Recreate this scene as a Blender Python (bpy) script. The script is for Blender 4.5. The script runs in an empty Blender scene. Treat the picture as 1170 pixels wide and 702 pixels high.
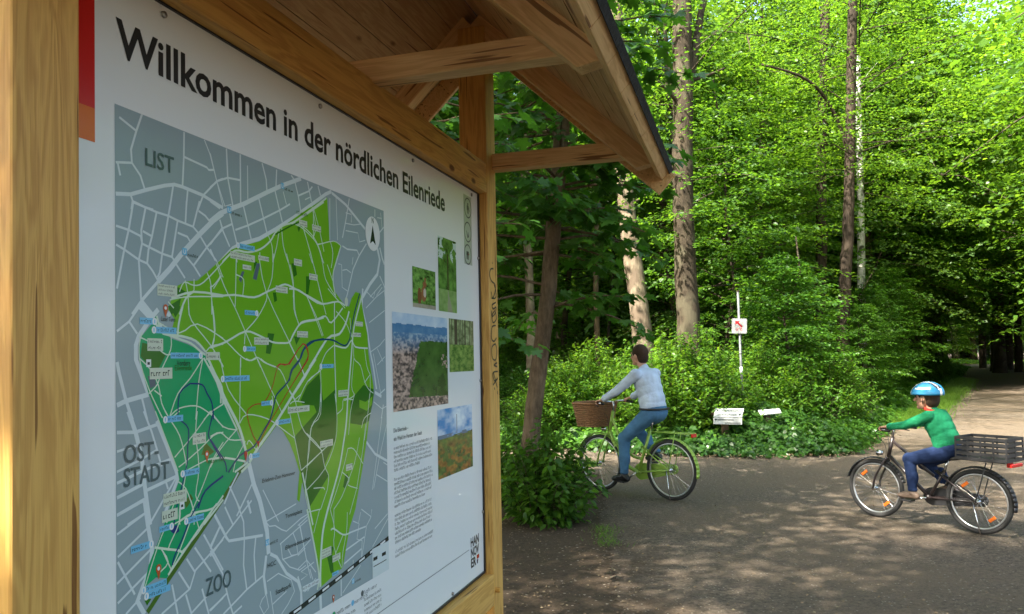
import bpy, bmesh, math, random
import numpy as np
from math import sin, cos, pi, radians, atan, atan2, sqrt, hypot
from mathutils import Vector, Matrix, Quaternion
from mathutils.geometry import tessellate_polygon

# ------------------------------------------------------------------ camera
F_PX, TILT, ROLL, SHIFT_PX, CAM_H = 880.0, atan(27/880), 0.0195, 34.0, 1.63
YAW = atan((852-585)/880.0)            # direction of the board's plane
fw = np.array([0, cos(TILT), sin(TILT)]); u0 = np.array([0, -sin(TILT), cos(TILT)]); r0 = np.array([1., 0, 0])
cu = u0*cos(ROLL)+r0*sin(ROLL); cr = r0*cos(ROLL)-u0*sin(ROLL)
CAM = np.array([0, 0, CAM_H])
bd = np.array([sin(YAW), cos(YAW), 0.]); bn = np.array([cos(YAW), -sin(YAW), 0.])
BOARD_D = 1.0
scene = bpy.context.scene
C = scene.collection
cam_data = bpy.data.cameras.new('camera'); cam = bpy.data.objects.new('camera', cam_data); C.objects.link(cam)
cam.matrix_world = Matrix(((cr[0], cu[0], -fw[0], 0), (cr[1], cu[1], -fw[1], 0), (cr[2], cu[2], -fw[2], CAM_H), (0, 0, 0, 1)))
cam_data.sensor_width = 36; cam_data.sensor_fit = 'HORIZONTAL'; cam_data.lens = F_PX/1170*36
cam_data.shift_y = SHIFT_PX/1170
cam_data.clip_start = 0.05; cam_data.clip_end = 3000
scene.camera = cam

# ------------------------------------------------------------------ sky, sun, exposure
SUN_DIR = Vector((-0.64, -0.54, 1.08)).normalized()     # towards the sun
SUN_EL = math.asin(SUN_DIR.z); SUN_AZ = atan2(SUN_DIR.x, SUN_DIR.y)
w = bpy.data.worlds.new("World"); scene.world = w; w.use_nodes = True
nt = w.node_tree; bg = nt.nodes['Background']
sky = nt.nodes.new('ShaderNodeTexSky'); sky.sky_type = 'NISHITA'; sky.sun_disc = False
sky.sun_elevation = SUN_EL; sky.sun_rotation = SUN_AZ; sky.air_density = 1.0; sky.dust_density = 4.0; sky.ozone_density = 0.4
nt.links.new(sky.outputs[0], bg.inputs[0]); bg.inputs[1].default_value = 0.15
sd = bpy.data.lights.new('sun', 'SUN'); sd.energy = 4.3; sd.angle = radians(0.5); sd.color = (1.0, 0.93, 0.80)
sun = bpy.data.objects.new('sun', sd); C.objects.link(sun)
sun.rotation_euler = SUN_DIR.to_track_quat('Z', 'Y').to_euler()
scene.view_settings.view_transform = 'Standard'; scene.view_settings.look = 'None'
scene.view_settings.exposure = 2.45; scene.view_settings.gamma = 1.0
scene.cycles.max_bounces = 10; scene.cycles.diffuse_bounces = 5; scene.cycles.transmission_bounces = 6
scene.cycles.glossy_bounces = 3; scene.cycles.caustics_reflective = False; scene.cycles.caustics_refractive = False

# ------------------------------------------------------------------ placing helpers
def ray(x, y): return fw + cr*(x-585)/F_PX - cu*(y-351-SHIFT_PX)/F_PX
def G(x, y, z=0.0):
    v = ray(x, y); return CAM + v*((z-CAM_H)/v[2])
def at(x, y, Y):                        # point on the pixel's ray at world distance Y
    v = ray(x, y); return CAM + v*(Y/v[1])
def BP(x, y, t=-0.04):                  # pixel -> (s, z) on the plane parallel to the board at offset t
    v = ray(x, y); k = (t-BOARD_D)/(v@bn); p = CAM+v*k; return float(p@bd), float(p[2])
def W(s, t, z): return bd*s + bn*(t-BOARD_D) + np.array([0, 0, z])

def tag(o, label=None, cat=None, group=None, kind=None):
    if label: o['label'] = label
    if cat: o['category'] = cat
    if group: o['group'] = group
    if kind: o['kind'] = kind
    return o
def empty(name, loc=(0, 0, 0), rz=0.0):
    o = bpy.data.objects.new(name, None); C.objects.link(o); o.location = loc; o.rotation_euler = (0, 0, rz)
    o.empty_display_size = 0.1
    return o
def copy_tree(o, parent=None):
    c = o.copy(); C.objects.link(c)
    if parent is not None: c.parent = parent
    for ch in o.children: copy_tree(ch, c)
    return c
def link_mesh(name, me, parent=None, loc=None):
    o = bpy.data.objects.new(name, me); C.objects.link(o)
    if parent is not None: o.parent = parent
    if loc is not None: o.location = loc
    return o

class MB:
    """collects boxes, bars and tubes; build() links them as one mesh object"""
    def __init__(s): s.v = []; s.f = []; s.m = []
    def add(s, vs, fs, m=0):
        b = len(s.v); s.v += [tuple(map(float, p)) for p in vs]; s.f += [tuple(i+b for i in f) for f in fs]; s.m += [m]*len(fs)
    def box(s, c, sz, m=0, M=None):
        c = np.array(c, float); h = np.array(sz, float)/2
        vs = [c+h*np.array(k) for k in ((-1,-1,-1),(1,-1,-1),(1,1,-1),(-1,1,-1),(-1,-1,1),(1,-1,1),(1,1,1),(-1,1,1))]
        if M is not None: vs = [tuple(M @ Vector(v)) for v in vs]
        s.add(vs, [(0,3,2,1),(4,5,6,7),(0,1,5,4),(1,2,6,5),(2,3,7,6),(3,0,4,7)], m)
    def tube(s, pts, rad, seg=8, m=0, caps=True, closed=False):
        pts = [np.array(p, float) for p in pts]; n = len(pts)
        if not hasattr(rad, '__len__'): rad = [rad]*n
        tang = []
        for i in range(n):
            a = pts[(i-1) % n] if (closed or i > 0) else pts[i]; b = pts[(i+1) % n] if (closed or i < n-1) else pts[i]
            t = b-a; tang.append(t/(np.linalg.norm(t)+1e-12))
        ref = np.array([0, 0, 1.]) if abs(tang[0][2]) < 0.9 else np.array([1., 0, 0])
        nn = np.cross(tang[0], ref); nn /= np.linalg.norm(nn)
        rings = []
        for i in range(n):
            nn = nn - tang[i]*(nn@tang[i]); nn /= (np.linalg.norm(nn)+1e-12); bb = np.cross(tang[i], nn)
            rings.append([pts[i]+rad[i]*(cos(2*pi*k/seg)*nn+sin(2*pi*k/seg)*bb) for k in range(seg)])
        vs = [p for r_ in rings for p in r_]; fs = []
        for i in range(n if closed else n-1):
            j = (i+1) % n
            for k in range(seg):
                k2 = (k+1) % seg
                fs.append((i*seg+k, i*seg+k2, j*seg+k2, j*seg+k))
        if caps and not closed:
            fs.append(tuple(reversed(range(seg)))); fs.append(tuple((n-1)*seg+k for k in range(seg)))
        s.add(vs, fs, m)
    def prism(s, poly, z0, z1, m=0, M=None):
        n = len(poly); vs = [(x, y, z0) for x, y in poly]+[(x, y, z1) for x, y in poly]
        if M is not None: vs = [tuple(M @ Vector(v)) for v in vs]
        s.add(vs, [tuple(reversed(range(n))), tuple(range(n, 2*n))]+[(i, (i+1) % n, n+(i+1) % n, n+i) for i in range(n)], m)
    def mesh(s, name, mats, smooth=False):
        me = bpy.data.meshes.new(name); me.from_pydata(s.v, [], s.f)
        if not isinstance(mats, (list, tuple)): mats = [mats]
        for m in mats: me.materials.append(m)
        if len(mats) > 1: me.polygons.foreach_set('material_index', s.m)
        if smooth: me.polygons.foreach_set('use_smooth', [True]*len(me.polygons))
        me.update(); return me
    def build(s, name, mats, parent=None, loc=None, smooth=False, bevel=0):
        o = link_mesh(name, s.mesh(name, mats, smooth), parent, loc)
        if bevel:
            b = o.modifiers.new('bevel', 'BEVEL'); b.width = bevel; b.segments = 2; b.limit_method = 'ANGLE'
        return o

# ------------------------------------------------------------------ materials
def new_mat(name):
    m = bpy.data.materials.new(name); m.use_nodes = True; return m, m.node_tree, m.node_tree.nodes['Principled BSDF']
def mat(name, col, rough=0.6, metal=0.0, spec=0.5, var=0.0, vscale=8.0, bump=0.0):
    m, t, p = new_mat(name)
    p.inputs['Base Color'].default_value = (*col, 1); p.inputs['Roughness'].default_value = rough
    p.inputs['Metallic'].default_value = metal; p.inputs['Specular IOR Level'].default_value = spec
    if var or bump:
        tc = t.nodes.new('ShaderNodeTexCoord'); nz = t.nodes.new('ShaderNodeTexNoise'); nz.inputs['Scale'].default_value = vscale
        nz.inputs['Detail'].default_value = 6; t.links.new(tc.outputs['Object'], nz.inputs['Vector'])
        if var:
            r = t.nodes.new('ShaderNodeValToRGB')
            r.color_ramp.elements[0].position = .3; r.color_ramp.elements[1].position = .7
            r.color_ramp.elements[0].color = (*[c*(1-var) for c in col], 1); r.color_ramp.elements[1].color = (*[min(1, c*(1+var)) for c in col], 1)
            t.links.new(nz.outputs['Fac'], r.inputs[0]); t.links.new(r.outputs[0], p.inputs['Base Color'])
        if bump:
            b = t.nodes.new('ShaderNodeBump'); b.inputs['Strength'].default_value = bump; b.inputs['Distance'].default_value = .02
            t.links.new(nz.outputs['Fac'], b.inputs['Height']); t.links.new(b.outputs[0], p.inputs['Normal'])
    return m

def wood(name, light, dark, knot=True, rough=0.55):
    """timber, grain along the object's own x axis"""
    m, t, p = new_mat(name); N = t.nodes; L = t.links
    tc = N.new('ShaderNodeTexCoord'); oi = N.new('ShaderNodeObjectInfo')
    off = N.new('ShaderNodeVectorMath'); off.operation = 'SCALE'; off.inputs[0].default_value = (17, 29, 41)
    L.new(oi.outputs['Random'], off.inputs['Scale'])
    ad = N.new('ShaderNodeVectorMath'); L.new(tc.outputs['Object'], ad.inputs[0]); L.new(off.outputs[0], ad.inputs[1])
    mp = N.new('ShaderNodeMapping'); mp.inputs['Scale'].default_value = (1.1, 13, 13); L.new(ad.outputs[0], mp.inputs[0])
    n1 = N.new('ShaderNodeTexNoise'); n1.inputs['Scale'].default_value = 2.2; n1.inputs['Detail'].default_value = 3; n1.inputs['Distortion'].default_value = .9; L.new(mp.outputs[0], n1.inputs[0])
    wv = N.new('ShaderNodeMath'); wv.operation = 'MULTIPLY'; wv.inputs[1].default_value = 30; L.new(n1.outputs[0], wv.inputs[0])
    sn = N.new('ShaderNodeMath'); sn.operation = 'SINE'; L.new(wv.outputs[0], sn.inputs[0])
    mr = N.new('ShaderNodeMapRange'); mr.inputs[1].default_value = -1; mr.inputs[2].default_value = 1; L.new(sn.outputs[0], mr.inputs[0])
    mp2 = N.new('ShaderNodeMapping'); mp2.inputs['Scale'].default_value = (7, 300, 300); L.new(ad.outputs[0], mp2.inputs[0])
    n2 = N.new('ShaderNodeTexNoise'); n2.inputs['Scale'].default_value = 1.0; n2.inputs['Detail'].default_value = 5; L.new(mp2.outputs[0], n2.inputs[0])
    n3 = N.new('ShaderNodeTexNoise'); n3.inputs['Scale'].default_value = 3.0; n3.inputs['Detail'].default_value = 4; L.new(ad.outputs[0], n3.inputs[0])
    mx = N.new('ShaderNodeMix'); mx.data_type = 'FLOAT'; mx.inputs[0].default_value = .62; L.new(mr.outputs[0], mx.inputs[2]); L.new(n2.outputs[0], mx.inputs[3])
    mx2 = N.new('ShaderNodeMix'); mx2.data_type = 'FLOAT'; mx2.inputs[0].default_value = .28; L.new(mx.outputs[0], mx2.inputs[2]); L.new(n3.outputs[0], mx2.inputs[3])
    rp = N.new('ShaderNodeValToRGB'); rp.color_ramp.elements[0].position = .30; rp.color_ramp.elements[1].position = .66
    rp.color_ramp.elements[0].color = (*dark, 1); rp.color_ramp.elements[1].color = (*light, 1); L.new(mx2.outputs[0], rp.inputs[0])
    col = rp.outputs[0]
    if knot:
        mk = N.new('ShaderNodeMapping'); mk.inputs['Scale'].default_value = (4.0, 9, 9); L.new(ad.outputs[0], mk.inputs[0])
        vo = N.new('ShaderNodeTexVoronoi'); vo.inputs['Scale'].default_value = .75; L.new(mk.outputs[0], vo.inputs['Vector'])
        kr = N.new('ShaderNodeValToRGB'); kr.color_ramp.elements[0].position = .055; kr.color_ramp.elements[1].position = .10
        kr.color_ramp.elements[0].color = (.22, .10, .04, 1); kr.color_ramp.elements[1].color = (1, 1, 1, 1); L.new(vo.outputs['Distance'], kr.inputs[0])
        ml = N.new('ShaderNodeMix'); ml.data_type = 'RGBA'; ml.blend_type = 'MULTIPLY'; ml.inputs[0].default_value = 1
        L.new(col, ml.inputs[6]); L.new(kr.outputs[0], ml.inputs[7]); col = ml.outputs[2]
    # drying cracks: thin dark lines along the grain
    mc = N.new('ShaderNodeMapping'); mc.inputs['Scale'].default_value = (2.2, 60, 60); mc.inputs['Rotation'].default_value = (0, 0, .05); L.new(ad.outputs[0], mc.inputs[0])
    nc = N.new('ShaderNodeTexNoise'); nc.inputs['Scale'].default_value = 1.2; nc.inputs['Detail'].default_value = 1; L.new(mc.outputs[0], nc.inputs[0])
    cr_ = N.new('ShaderNodeValToRGB'); e = cr_.color_ramp.elements; e[0].position = .685; e[0].color = (1, 1, 1, 1); e[1].position = .705; e[1].color = (.30, .2, .13, 1)
    L.new(nc.outputs[0], cr_.inputs[0])
    m3 = N.new('ShaderNodeMix'); m3.data_type = 'RGBA'; m3.blend_type = 'MULTIPLY'; m3.inputs[0].default_value = .9
    L.new(col, m3.inputs[6]); L.new(cr_.outputs[0], m3.inputs[7])
    L.new(m3.outputs[2], p.inputs['Base Color'])
    b = N.new('ShaderNodeBump'); b.inputs['Strength'].default_value = .25; b.inputs['Distance'].default_value = .004
    L.new(mx.outputs[0], b.inputs['Height']); L.new(b.outputs[0], p.inputs['Normal'])
    p.inputs['Roughness'].default_value = rough; p.inputs['Specular IOR Level'].default_value = .35
    return m

def leaf_mat(name, c1, c2, c3, trans=0.45, tcol=None, rough=0.42):
    m, t, p = new_mat(name); N = t.nodes; L = t.links
    at_ = N.new('ShaderNodeAttribute'); at_.attribute_name = 'rnd'
    oi = N.new('ShaderNodeObjectInfo')
    mm = N.new('ShaderNodeMath'); mm.operation = 'MULTIPLY_ADD'; mm.inputs[1].default_value = .35; L.new(oi.outputs['Random'], mm.inputs[0])
    ms = N.new('ShaderNodeMath'); ms.operation = 'MULTIPLY'; ms.inputs[1].default_value = .65; L.new(at_.outputs['Fac'], ms.inputs[0]); L.new(ms.outputs[0], mm.inputs[2])
    rp = N.new('ShaderNodeValToRGB'); e = rp.color_ramp.elements
    e[0].position = 0.1; e[0].color = (*c1, 1); e[1].position = .9; e[1].color = (*c3, 1); k = e.new(.5); k.color = (*c2, 1)
    L.new(mm.outputs[0], rp.inputs[0]); L.new(rp.outputs[0], p.inputs['Base Color'])
    p.inputs['Roughness'].default_value = rough; p.inputs['Specular IOR Level'].default_value = .45
    tr = N.new('ShaderNodeBsdfTranslucent')
    tm = N.new('ShaderNodeMix'); tm.data_type = 'RGBA'; tm.blend_type = 'MULTIPLY'; tm.inputs[0].default_value = 1
    L.new(rp.outputs[0], tm.inputs[6]); tm.inputs[7].default_value = (*(tcol or (2.6, 2.2, 1.0)), 1); L.new(tm.outputs[2], tr.inputs[0])
    ms_ = N.new('ShaderNodeMixShader'); ms_.inputs[0].default_value = trans
    L.new(p.outputs[0], ms_.inputs[1]); L.new(tr.outputs[0], ms_.inputs[2]); L.new(ms_.outputs[0], N['Material Output'].inputs[0])
    return m

def bark_mat(name, a, b, scale=6.0, stretch=0.25, patch=None):
    m, t, p = new_mat(name); N = t.nodes; L = t.links
    tc = N.new('ShaderNodeTexCoord'); mp = N.new('ShaderNodeMapping'); mp.inputs['Scale'].default_value = (1, 1, stretch); L.new(tc.outputs['Object'], mp.inputs[0])
    nz = N.new('ShaderNodeTexNoise'); nz.inputs['Scale'].default_value = scale*3; nz.inputs['Detail'].default_value = 10; nz.inputs['Roughness'].default_value = .72; L.new(mp.outputs[0], nz.inputs[0])
    nb_ = N.new('ShaderNodeTexNoise'); nb_.inputs['Scale'].default_value = scale*.45; nb_.inputs['Detail'].default_value = 5; L.new(tc.outputs['Object'], nb_.inputs[0])
    mf = N.new('ShaderNodeMix'); mf.data_type = 'FLOAT'; mf.inputs[0].default_value = .42; L.new(nz.outputs[0], mf.inputs[2]); L.new(nb_.outputs[0], mf.inputs[3])
    rp = N.new('ShaderNodeValToRGB'); rp.color_ramp.elements[0].position = .40; rp.color_ramp.elements[1].position = .60
    rp.color_ramp.elements[0].color = (*a, 1); rp.color_ramp.elements[1].color = (*b, 1); L.new(mf.outputs[0], rp.inputs[0]); col = rp.outputs[0]
    if patch:
        n2 = N.new('ShaderNodeTexNoise'); n2.inputs['Scale'].default_value = 2.2; n2.inputs['Detail'].default_value = 5; L.new(tc.outputs['Object'], n2.inputs[0])
        r2 = N.new('ShaderNodeValToRGB'); r2.color_ramp.elements[0].position = .52; r2.color_ramp.elements[1].position = .6
        r2.color_ramp.elements[0].color = (0, 0, 0, 1); r2.color_ramp.elements[1].color = (1, 1, 1, 1); L.new(n2.outputs[0], r2.inputs[0])
        mx = N.new('ShaderNodeMix'); mx.data_type = 'RGBA'; L.new(r2.outputs[0], mx.inputs[0]); L.new(col, mx.inputs[6]); mx.inputs[7].default_value = (*patch, 1); col = mx.outputs[2]
    L.new(col, p.inputs['Base Color']); p.inputs['Roughness'].default_value = .85; p.inputs['Specular IOR Level'].default_value = .2
    bp = N.new('ShaderNodeBump'); bp.inputs['Strength'].default_value = .8; bp.inputs['Distance'].default_value = .03
    L.new(nz.outputs[0], bp.inputs['Height']); L.new(bp.outputs[0], p.inputs['Normal'])
    return m

M = {}
M['post_wood'] = wood('post_wood', (.70, .40, .105), (.52, .265, .062))
M['beam_wood'] = wood('beam_wood', (.76, .49, .22), (.60, .345, .135))
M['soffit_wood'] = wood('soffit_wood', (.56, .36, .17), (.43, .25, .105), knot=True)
M['roofing'] = mat('roofing', (.02, .02, .022), .8, bump=.4, vscale=60)
M['leaf_wood'] = leaf_mat('leaf_wood', (.038, .105, .013), (.068, .165, .018), (.120, .240, .024), .5, (2.3, 2.0, .9))
M['leaf_dull'] = leaf_mat('leaf_dull', (.030, .078, .020), (.055, .125, .024), (.095, .190, .034), .45, (2.2, 1.9, .9))
M['leaf_shrub'] = leaf_mat('leaf_shrub', (.030, .095, .012), (.055, .150, .016), (.095, .215, .024), .42, (2.2, 2.0, .9))
M['leaf_ground'] = leaf_mat('leaf_ground', (.027, .082, .012), (.043, .120, .016), (.070, .170, .022), .30, (1.9, 1.8, .9), rough=.36)
M['leaf_maple'] = leaf_mat('leaf_maple', (.026, .085, .012), (.042, .125, .016), (.065, .170, .020), .40, (2.0, 2.0, .8), rough=.4)
M['leaf_pale'] = leaf_mat('leaf_pale', (.10, .22, .025), (.15, .29, .03), (.20, .34, .04), .5, (2.0, 1.8, .8))
M['grass'] = leaf_mat('grass', (.06, .14, .015), (.10, .21, .02), (.17, .28, .04), .4, (1.8, 1.7, .8))
M['bark'] = bark_mat('bark', (.026, .020, .013), (.078, .060, .040), patch=(.085, .074, .048))
M['bark_red'] = bark_mat('bark_red', (.080, .054, .032), (.19, .135, .085), 9)
M['bark_pale'] = bark_mat('bark_pale', (.12, .09, .06), (.29, .235, .165), 5, patch=(.16, .12, .085))
M['bark_dark'] = bark_mat('bark_dark', (.026, .019, .014), (.078, .058, .042))
M['bark_birch'] = bark_mat('bark_birch', (.42, .40, .37), (.66, .64, .60), 7, 1.6, patch=(.10, .09, .08))
# ------------------------------------------------------------------ ground and path
def ground_material(name, cols, stone, gravel, dust=None, fade=None):
    m, t, p = new_mat(name); N = t.nodes; L = t.links
    tc = N.new('ShaderNodeTexCoord')
    def noise(s, d, r=.6):
        n = N.new('ShaderNodeTexNoise'); n.inputs['Scale'].default_value = s; n.inputs['Detail'].default_value = d; n.inputs['Roughness'].default_value = r
        L.new(tc.outputs['Object'], n.inputs[0]); return n
    big = noise(.55, 6); fine = noise(26, 10, .85)
    rp = N.new('ShaderNodeValToRGB'); e = rp.color_ramp.elements; e[0].position = .36; e[1].position = .64; e[0].color = (*cols[0], 1); e[1].color = (*cols[1], 1)
    L.new(fine.outputs[0], rp.inputs[0]); col = rp.outputs[0]
    if dust:
        r2 = N.new('ShaderNodeValToRGB'); e = r2.color_ramp.elements; e[0].position = .40; e[1].position = .62; e[0].color = (0, 0, 0, 1); e[1].color = (.75, .75, .75, 1)
        L.new(big.outputs[0], r2.inputs[0]); mx = N.new('ShaderNodeMix'); mx.data_type = 'RGBA'; L.new(r2.outputs[0], mx.inputs[0])
        n2 = noise(90, 4, .8); r3 = N.new('ShaderNodeValToRGB'); e = r3.color_ramp.elements; e[0].position = .35; e[1].position = .65
        e[0].color = (*[c*.62 for c in dust], 1); e[1].color = (*[c*1.15 for c in dust], 1); L.new(n2.outputs[0], r3.inputs[0])
        L.new(col, mx.inputs[6]); L.new(r3.outputs[0], mx.inputs[7]); col = mx.outputs[2]
    if fade:   # soil trodden onto the near left edge of the gravel
        rs = N.new('ShaderNodeValToRGB'); e = rs.color_ramp.elements; e[0].position = .36; e[1].position = .64; e[0].color = (*fade[0], 1); e[1].color = (*fade[1], 1); L.new(fine.outputs[0], rs.inputs[0])
        sx = N.new('ShaderNodeSeparateXYZ'); L.new(tc.outputs['Object'], sx.inputs[0]); nf_ = noise(1.6, 8, .7)
        ma = N.new('ShaderNodeMath'); ma.operation = 'MULTIPLY_ADD'; ma.inputs[1].default_value = 2.6; L.new(nf_.outputs[0], ma.inputs[0]); L.new(sx.outputs[0], ma.inputs[2])
        m1 = N.new('ShaderNodeMapRange'); m1.inputs[1].default_value = 1.75; m1.inputs[2].default_value = 2.6; L.new(ma.outputs[0], m1.inputs[0])
        m2_ = N.new('ShaderNodeMapRange'); m2_.inputs[1].default_value = 8.6; m2_.inputs[2].default_value = 10.5; L.new(sx.outputs[1], m2_.inputs[0])
        mm_ = N.new('ShaderNodeMath'); mm_.operation = 'MAXIMUM'; L.new(m1.outputs[0], mm_.inputs[0]); L.new(m2_.outputs[0], mm_.inputs[1])
        mf_ = N.new('ShaderNodeMix'); mf_.data_type = 'RGBA'; L.new(mm_.outputs[0], mf_.inputs[0]); L.new(rs.outputs[0], mf_.inputs[6]); L.new(col, mf_.inputs[7]); col = mf_.outputs[2]
    vo = N.new('ShaderNodeTexVoronoi'); vo.inputs['Scale'].default_value = gravel; L.new(tc.outputs['Object'], vo.inputs['Vector'])
    lt = N.new('ShaderNodeMath'); lt.operation = 'LESS_THAN'; lt.inputs[1].default_value = .30; L.new(vo.outputs['Distance'], lt.inputs[0])
    sp = N.new('ShaderNodeSeparateColor'); L.new(vo.outputs['Color'], sp.inputs[0])
    gt = N.new('ShaderNodeMath'); gt.operation = 'GREATER_THAN'; gt.inputs[1].default_value = .89; L.new(sp.outputs[0], gt.inputs[0])
    an = N.new('ShaderNodeMath'); an.operation = 'MULTIPLY'; L.new(lt.outputs[0], an.inputs[0]); L.new(gt.outputs[0], an.inputs[1])
    m2 = N.new('ShaderNodeMix'); m2.data_type = 'RGBA'; L.new(an.outputs[0], m2.inputs[0]); L.new(col, m2.inputs[6]); m2.inputs[7].default_value = (*stone, 1)
    L.new(m2.outputs[2], p.inputs['Base Color']); p.inputs['Roughness'].default_value = .9; p.inputs['Specular IOR Level'].default_value = .25
    b1 = N.new('ShaderNodeBump'); b1.inputs['Strength'].default_value = 1.0; b1.inputs['Distance'].default_value = .035; L.new(fine.outputs[0], b1.inputs['Height'])
    b2 = N.new('ShaderNodeBump'); b2.inputs['Strength'].default_value = .5; b2.inputs['Distance'].default_value = .012; b2.invert = True
    L.new(vo.outputs['Distance'], b2.inputs['Height']); L.new(b1.outputs[0], b2.inputs['Normal']); L.new(b2.outputs[0], p.inputs['Normal'])
    return m
M['soil'] = ground_material('soil', ((.030, .020, .012), (.130, .088, .056)), (.30, .25, .19), 30, dust=(.085, .062, .04))
M['path'] = ground_material('path', ((.036, .028, .021), (.225, .18, .135)), (.32, .28, .22), 46, dust=(.185, .138, .095), fade=((.030, .020, .012), (.130, .088, .056)))

b = MB(); R_ = 900
b.add([(-R_, -R_, 0), (R_, -R_, 0), (R_, R_, 0), (-R_, R_, 0)], [(0, 1, 2, 3)])
tag(b.build('ground', M['soil']), kind='structure')

FAR_EDGE = [(-30, 19.5), (-12, 16.0), (-4, 14.9), (0.4, 14.35), (2.0, 13.2), (3.6, 12.45), (5.3, 12.5), (7.4, 15.8), (11.0, 21.5), (25.2, 44.0), (46, 78), (64.5, 108)]
NEAR_EDGE = [(-30, 15.5), (-12, 12.6), (-2, 11.9), (0.85, 11.6), (1.2, 10.8), (1.05, 9.2), (0.85, 7.7), (0.74, 6.6), (0.70, 5.4), (0.45, 3.0), (0.5, -30)]
RIGHT_EDGE = [(40, -30), (11.5, 7.5), (12.5, 12.5), (16.5, 19.5), (29.5, 40.5), (50, 74.5), (68.5, 105.5)]
def jag(poly, step, amp, seed):
    rng = random.Random(seed); out = []
    for (a, b_) in zip(poly[:-1], poly[1:]):
        L_ = hypot(b_[0]-a[0], b_[1]-a[1]); n_ = min(160, max(1, int(L_/step))); nx, ny = -(b_[1]-a[1])/L_, (b_[0]-a[0])/L_
        for i in range(n_):
            f = i/n_; o = rng.uniform(-amp, amp)
            out.append((a[0]+(b_[0]-a[0])*f+nx*o, a[1]+(b_[1]-a[1])*f+ny*o))
    out.append(poly[-1]); return out
ring = jag(FAR_EDGE, .18, .05, 1) + jag(list(reversed(RIGHT_EDGE)), .5, .08, 2) + jag(jag(list(reversed(NEAR_EDGE)), .3, .06, 4), .05, .045, 3)
bm = bmesh.new(); vs = [bm.verts.new((x, y, .004)) for x, y in ring]; f = bm.faces.new(vs)
bmesh.ops.triangulate(bm, faces=[f]); me = bpy.data.meshes.new('path'); bm.to_mesh(me); bm.free(); me.materials.append(M['path'])
for pl in me.polygons:
    pass
bmm = bmesh.new(); bmm.from_mesh(me)
for f in bmm.faces:
    f.normal_update()
    if f.normal.z < 0: f.normal_flip()
bmm.to_mesh(me); bmm.free()
tag(link_mesh('path', me), kind='structure')
def seg_dist(px, py, poly):
    best = 1e9
    for (a, b_) in zip(poly[:-1], poly[1:]):
        dx, dy = b_[0]-a[0], b_[1]-a[1]; t_ = max(0, min(1, ((px-a[0])*dx+(py-a[1])*dy)/(dx*dx+dy*dy)))
        best = min(best, hypot(px-a[0]-t_*dx, py-a[1]-t_*dy))
    return best
def inside(px, py, poly):
    c = False; j = len(poly)-1
    for i in range(len(poly)):
        if (poly[i][1] > py) != (poly[j][1] > py) and px < (poly[j][0]-poly[i][0])*(py-poly[i][1])/(poly[j][1]-poly[i][1])+poly[i][0]: c = not c
        j = i
    return c
PATH_POLY = FAR_EDGE + list(reversed(RIGHT_EDGE)) + list(reversed(NEAR_EDGE))
# ------------------------------------------------------------------ shelter with the welcome board
shelter = empty('information_shelter', tuple(W(1.97, -.06, 0)))
tag(shelter, 'timber notice shelter with pitched roof holding the large forest map board', 'notice shelter')
S_INV = Matrix.Translation(-Vector(shelter.location))
def place(o, p0, xdir, zdir):
    """object whose local x runs along xdir from p0"""
    x = Vector(xdir).normalized(); z = Vector(zdir); z = (z - x*z.dot(x)).normalized(); y = z.cross(x)
    m = Matrix((x, y, z)).transposed().to_4x4(); m.translation = Vector(p0)
    o.matrix_local = S_INV @ m
def beam(name, p0, p1, wy, hz, zdir, m, ch=.004, c0=0, c1=0, parent=shelter):
    """timber from p0 to p1 (axis), width wy, height hz; c0/c1 slant the lower edge of the ends"""
    p0 = np.array(p0); p1 = np.array(p1); L_ = float(np.linalg.norm(p1-p0)); b = MB(); n = max(2, int(L_/.25)); y, z = wy/2, hz/2
    vs = []; 
    for i in range(n+1):
        x = L_*i/n; xb = x
        if i == 0: xb = c0
        if i == n: xb = L_-c1
        vs += [(xb, -y, -z), (xb, y, -z), (x, y, z), (x, -y, z)]
    fs = [(0, 1, 2, 3)]
    for i in range(n):
        a = 4*i; c = a+4
        for k in range(4): k2 = (k+1) % 4; fs.append((a+k, c+k, c+k2, a+k2))
    a = 4*n; fs.append((a+3, a+2, a+1, a))
    b.add(vs, fs); o = b.build(name, m, parent, bevel=ch); place(o, p0, p1-p0, zdir); return o

PW = .118; ZP = 2.36
for s0 in (.902, 3.041):
    beam('post', W(s0, -PW/2, 0), W(s0, -PW/2, 3.02 if s0 > 2 else 3.02), PW, PW, bd, M['post_wood'], .005)
# rails (between the posts; front flush with them)
RT = beam('top_rail', W(.961, -PW/2, 2.38), W(2.982, -PW/2, 2.38), PW, .122, (0, 0, 1), M['post_wood'])
beam('bottom_rail', W(.961, -PW/2, .705), W(2.982, -PW/2, .705), PW, .125, (0, 0, 1), M['post_wood'])
beam('lower_rail', W(.961, -PW/2, .34), W(2.982, -PW/2, .34), PW*.8, .10, (0, 0, 1), M['post_wood'])
# rear batten behind the panel, one narrow strip each side
for s0 in (.98, 2.963): beam('batten', W(s0, -.085, .775), W(s0, -.085, 2.312), .034, .05, bd, M['post_wood'])
# peg on the far post
b = MB(); b.tube([W(3.0, -.002, .70), W(3.0, .02, .70)], .011, 10); o = b.build('peg', M['post_wood'], shelter); o.location = -Vector(shelter.location)
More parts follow.
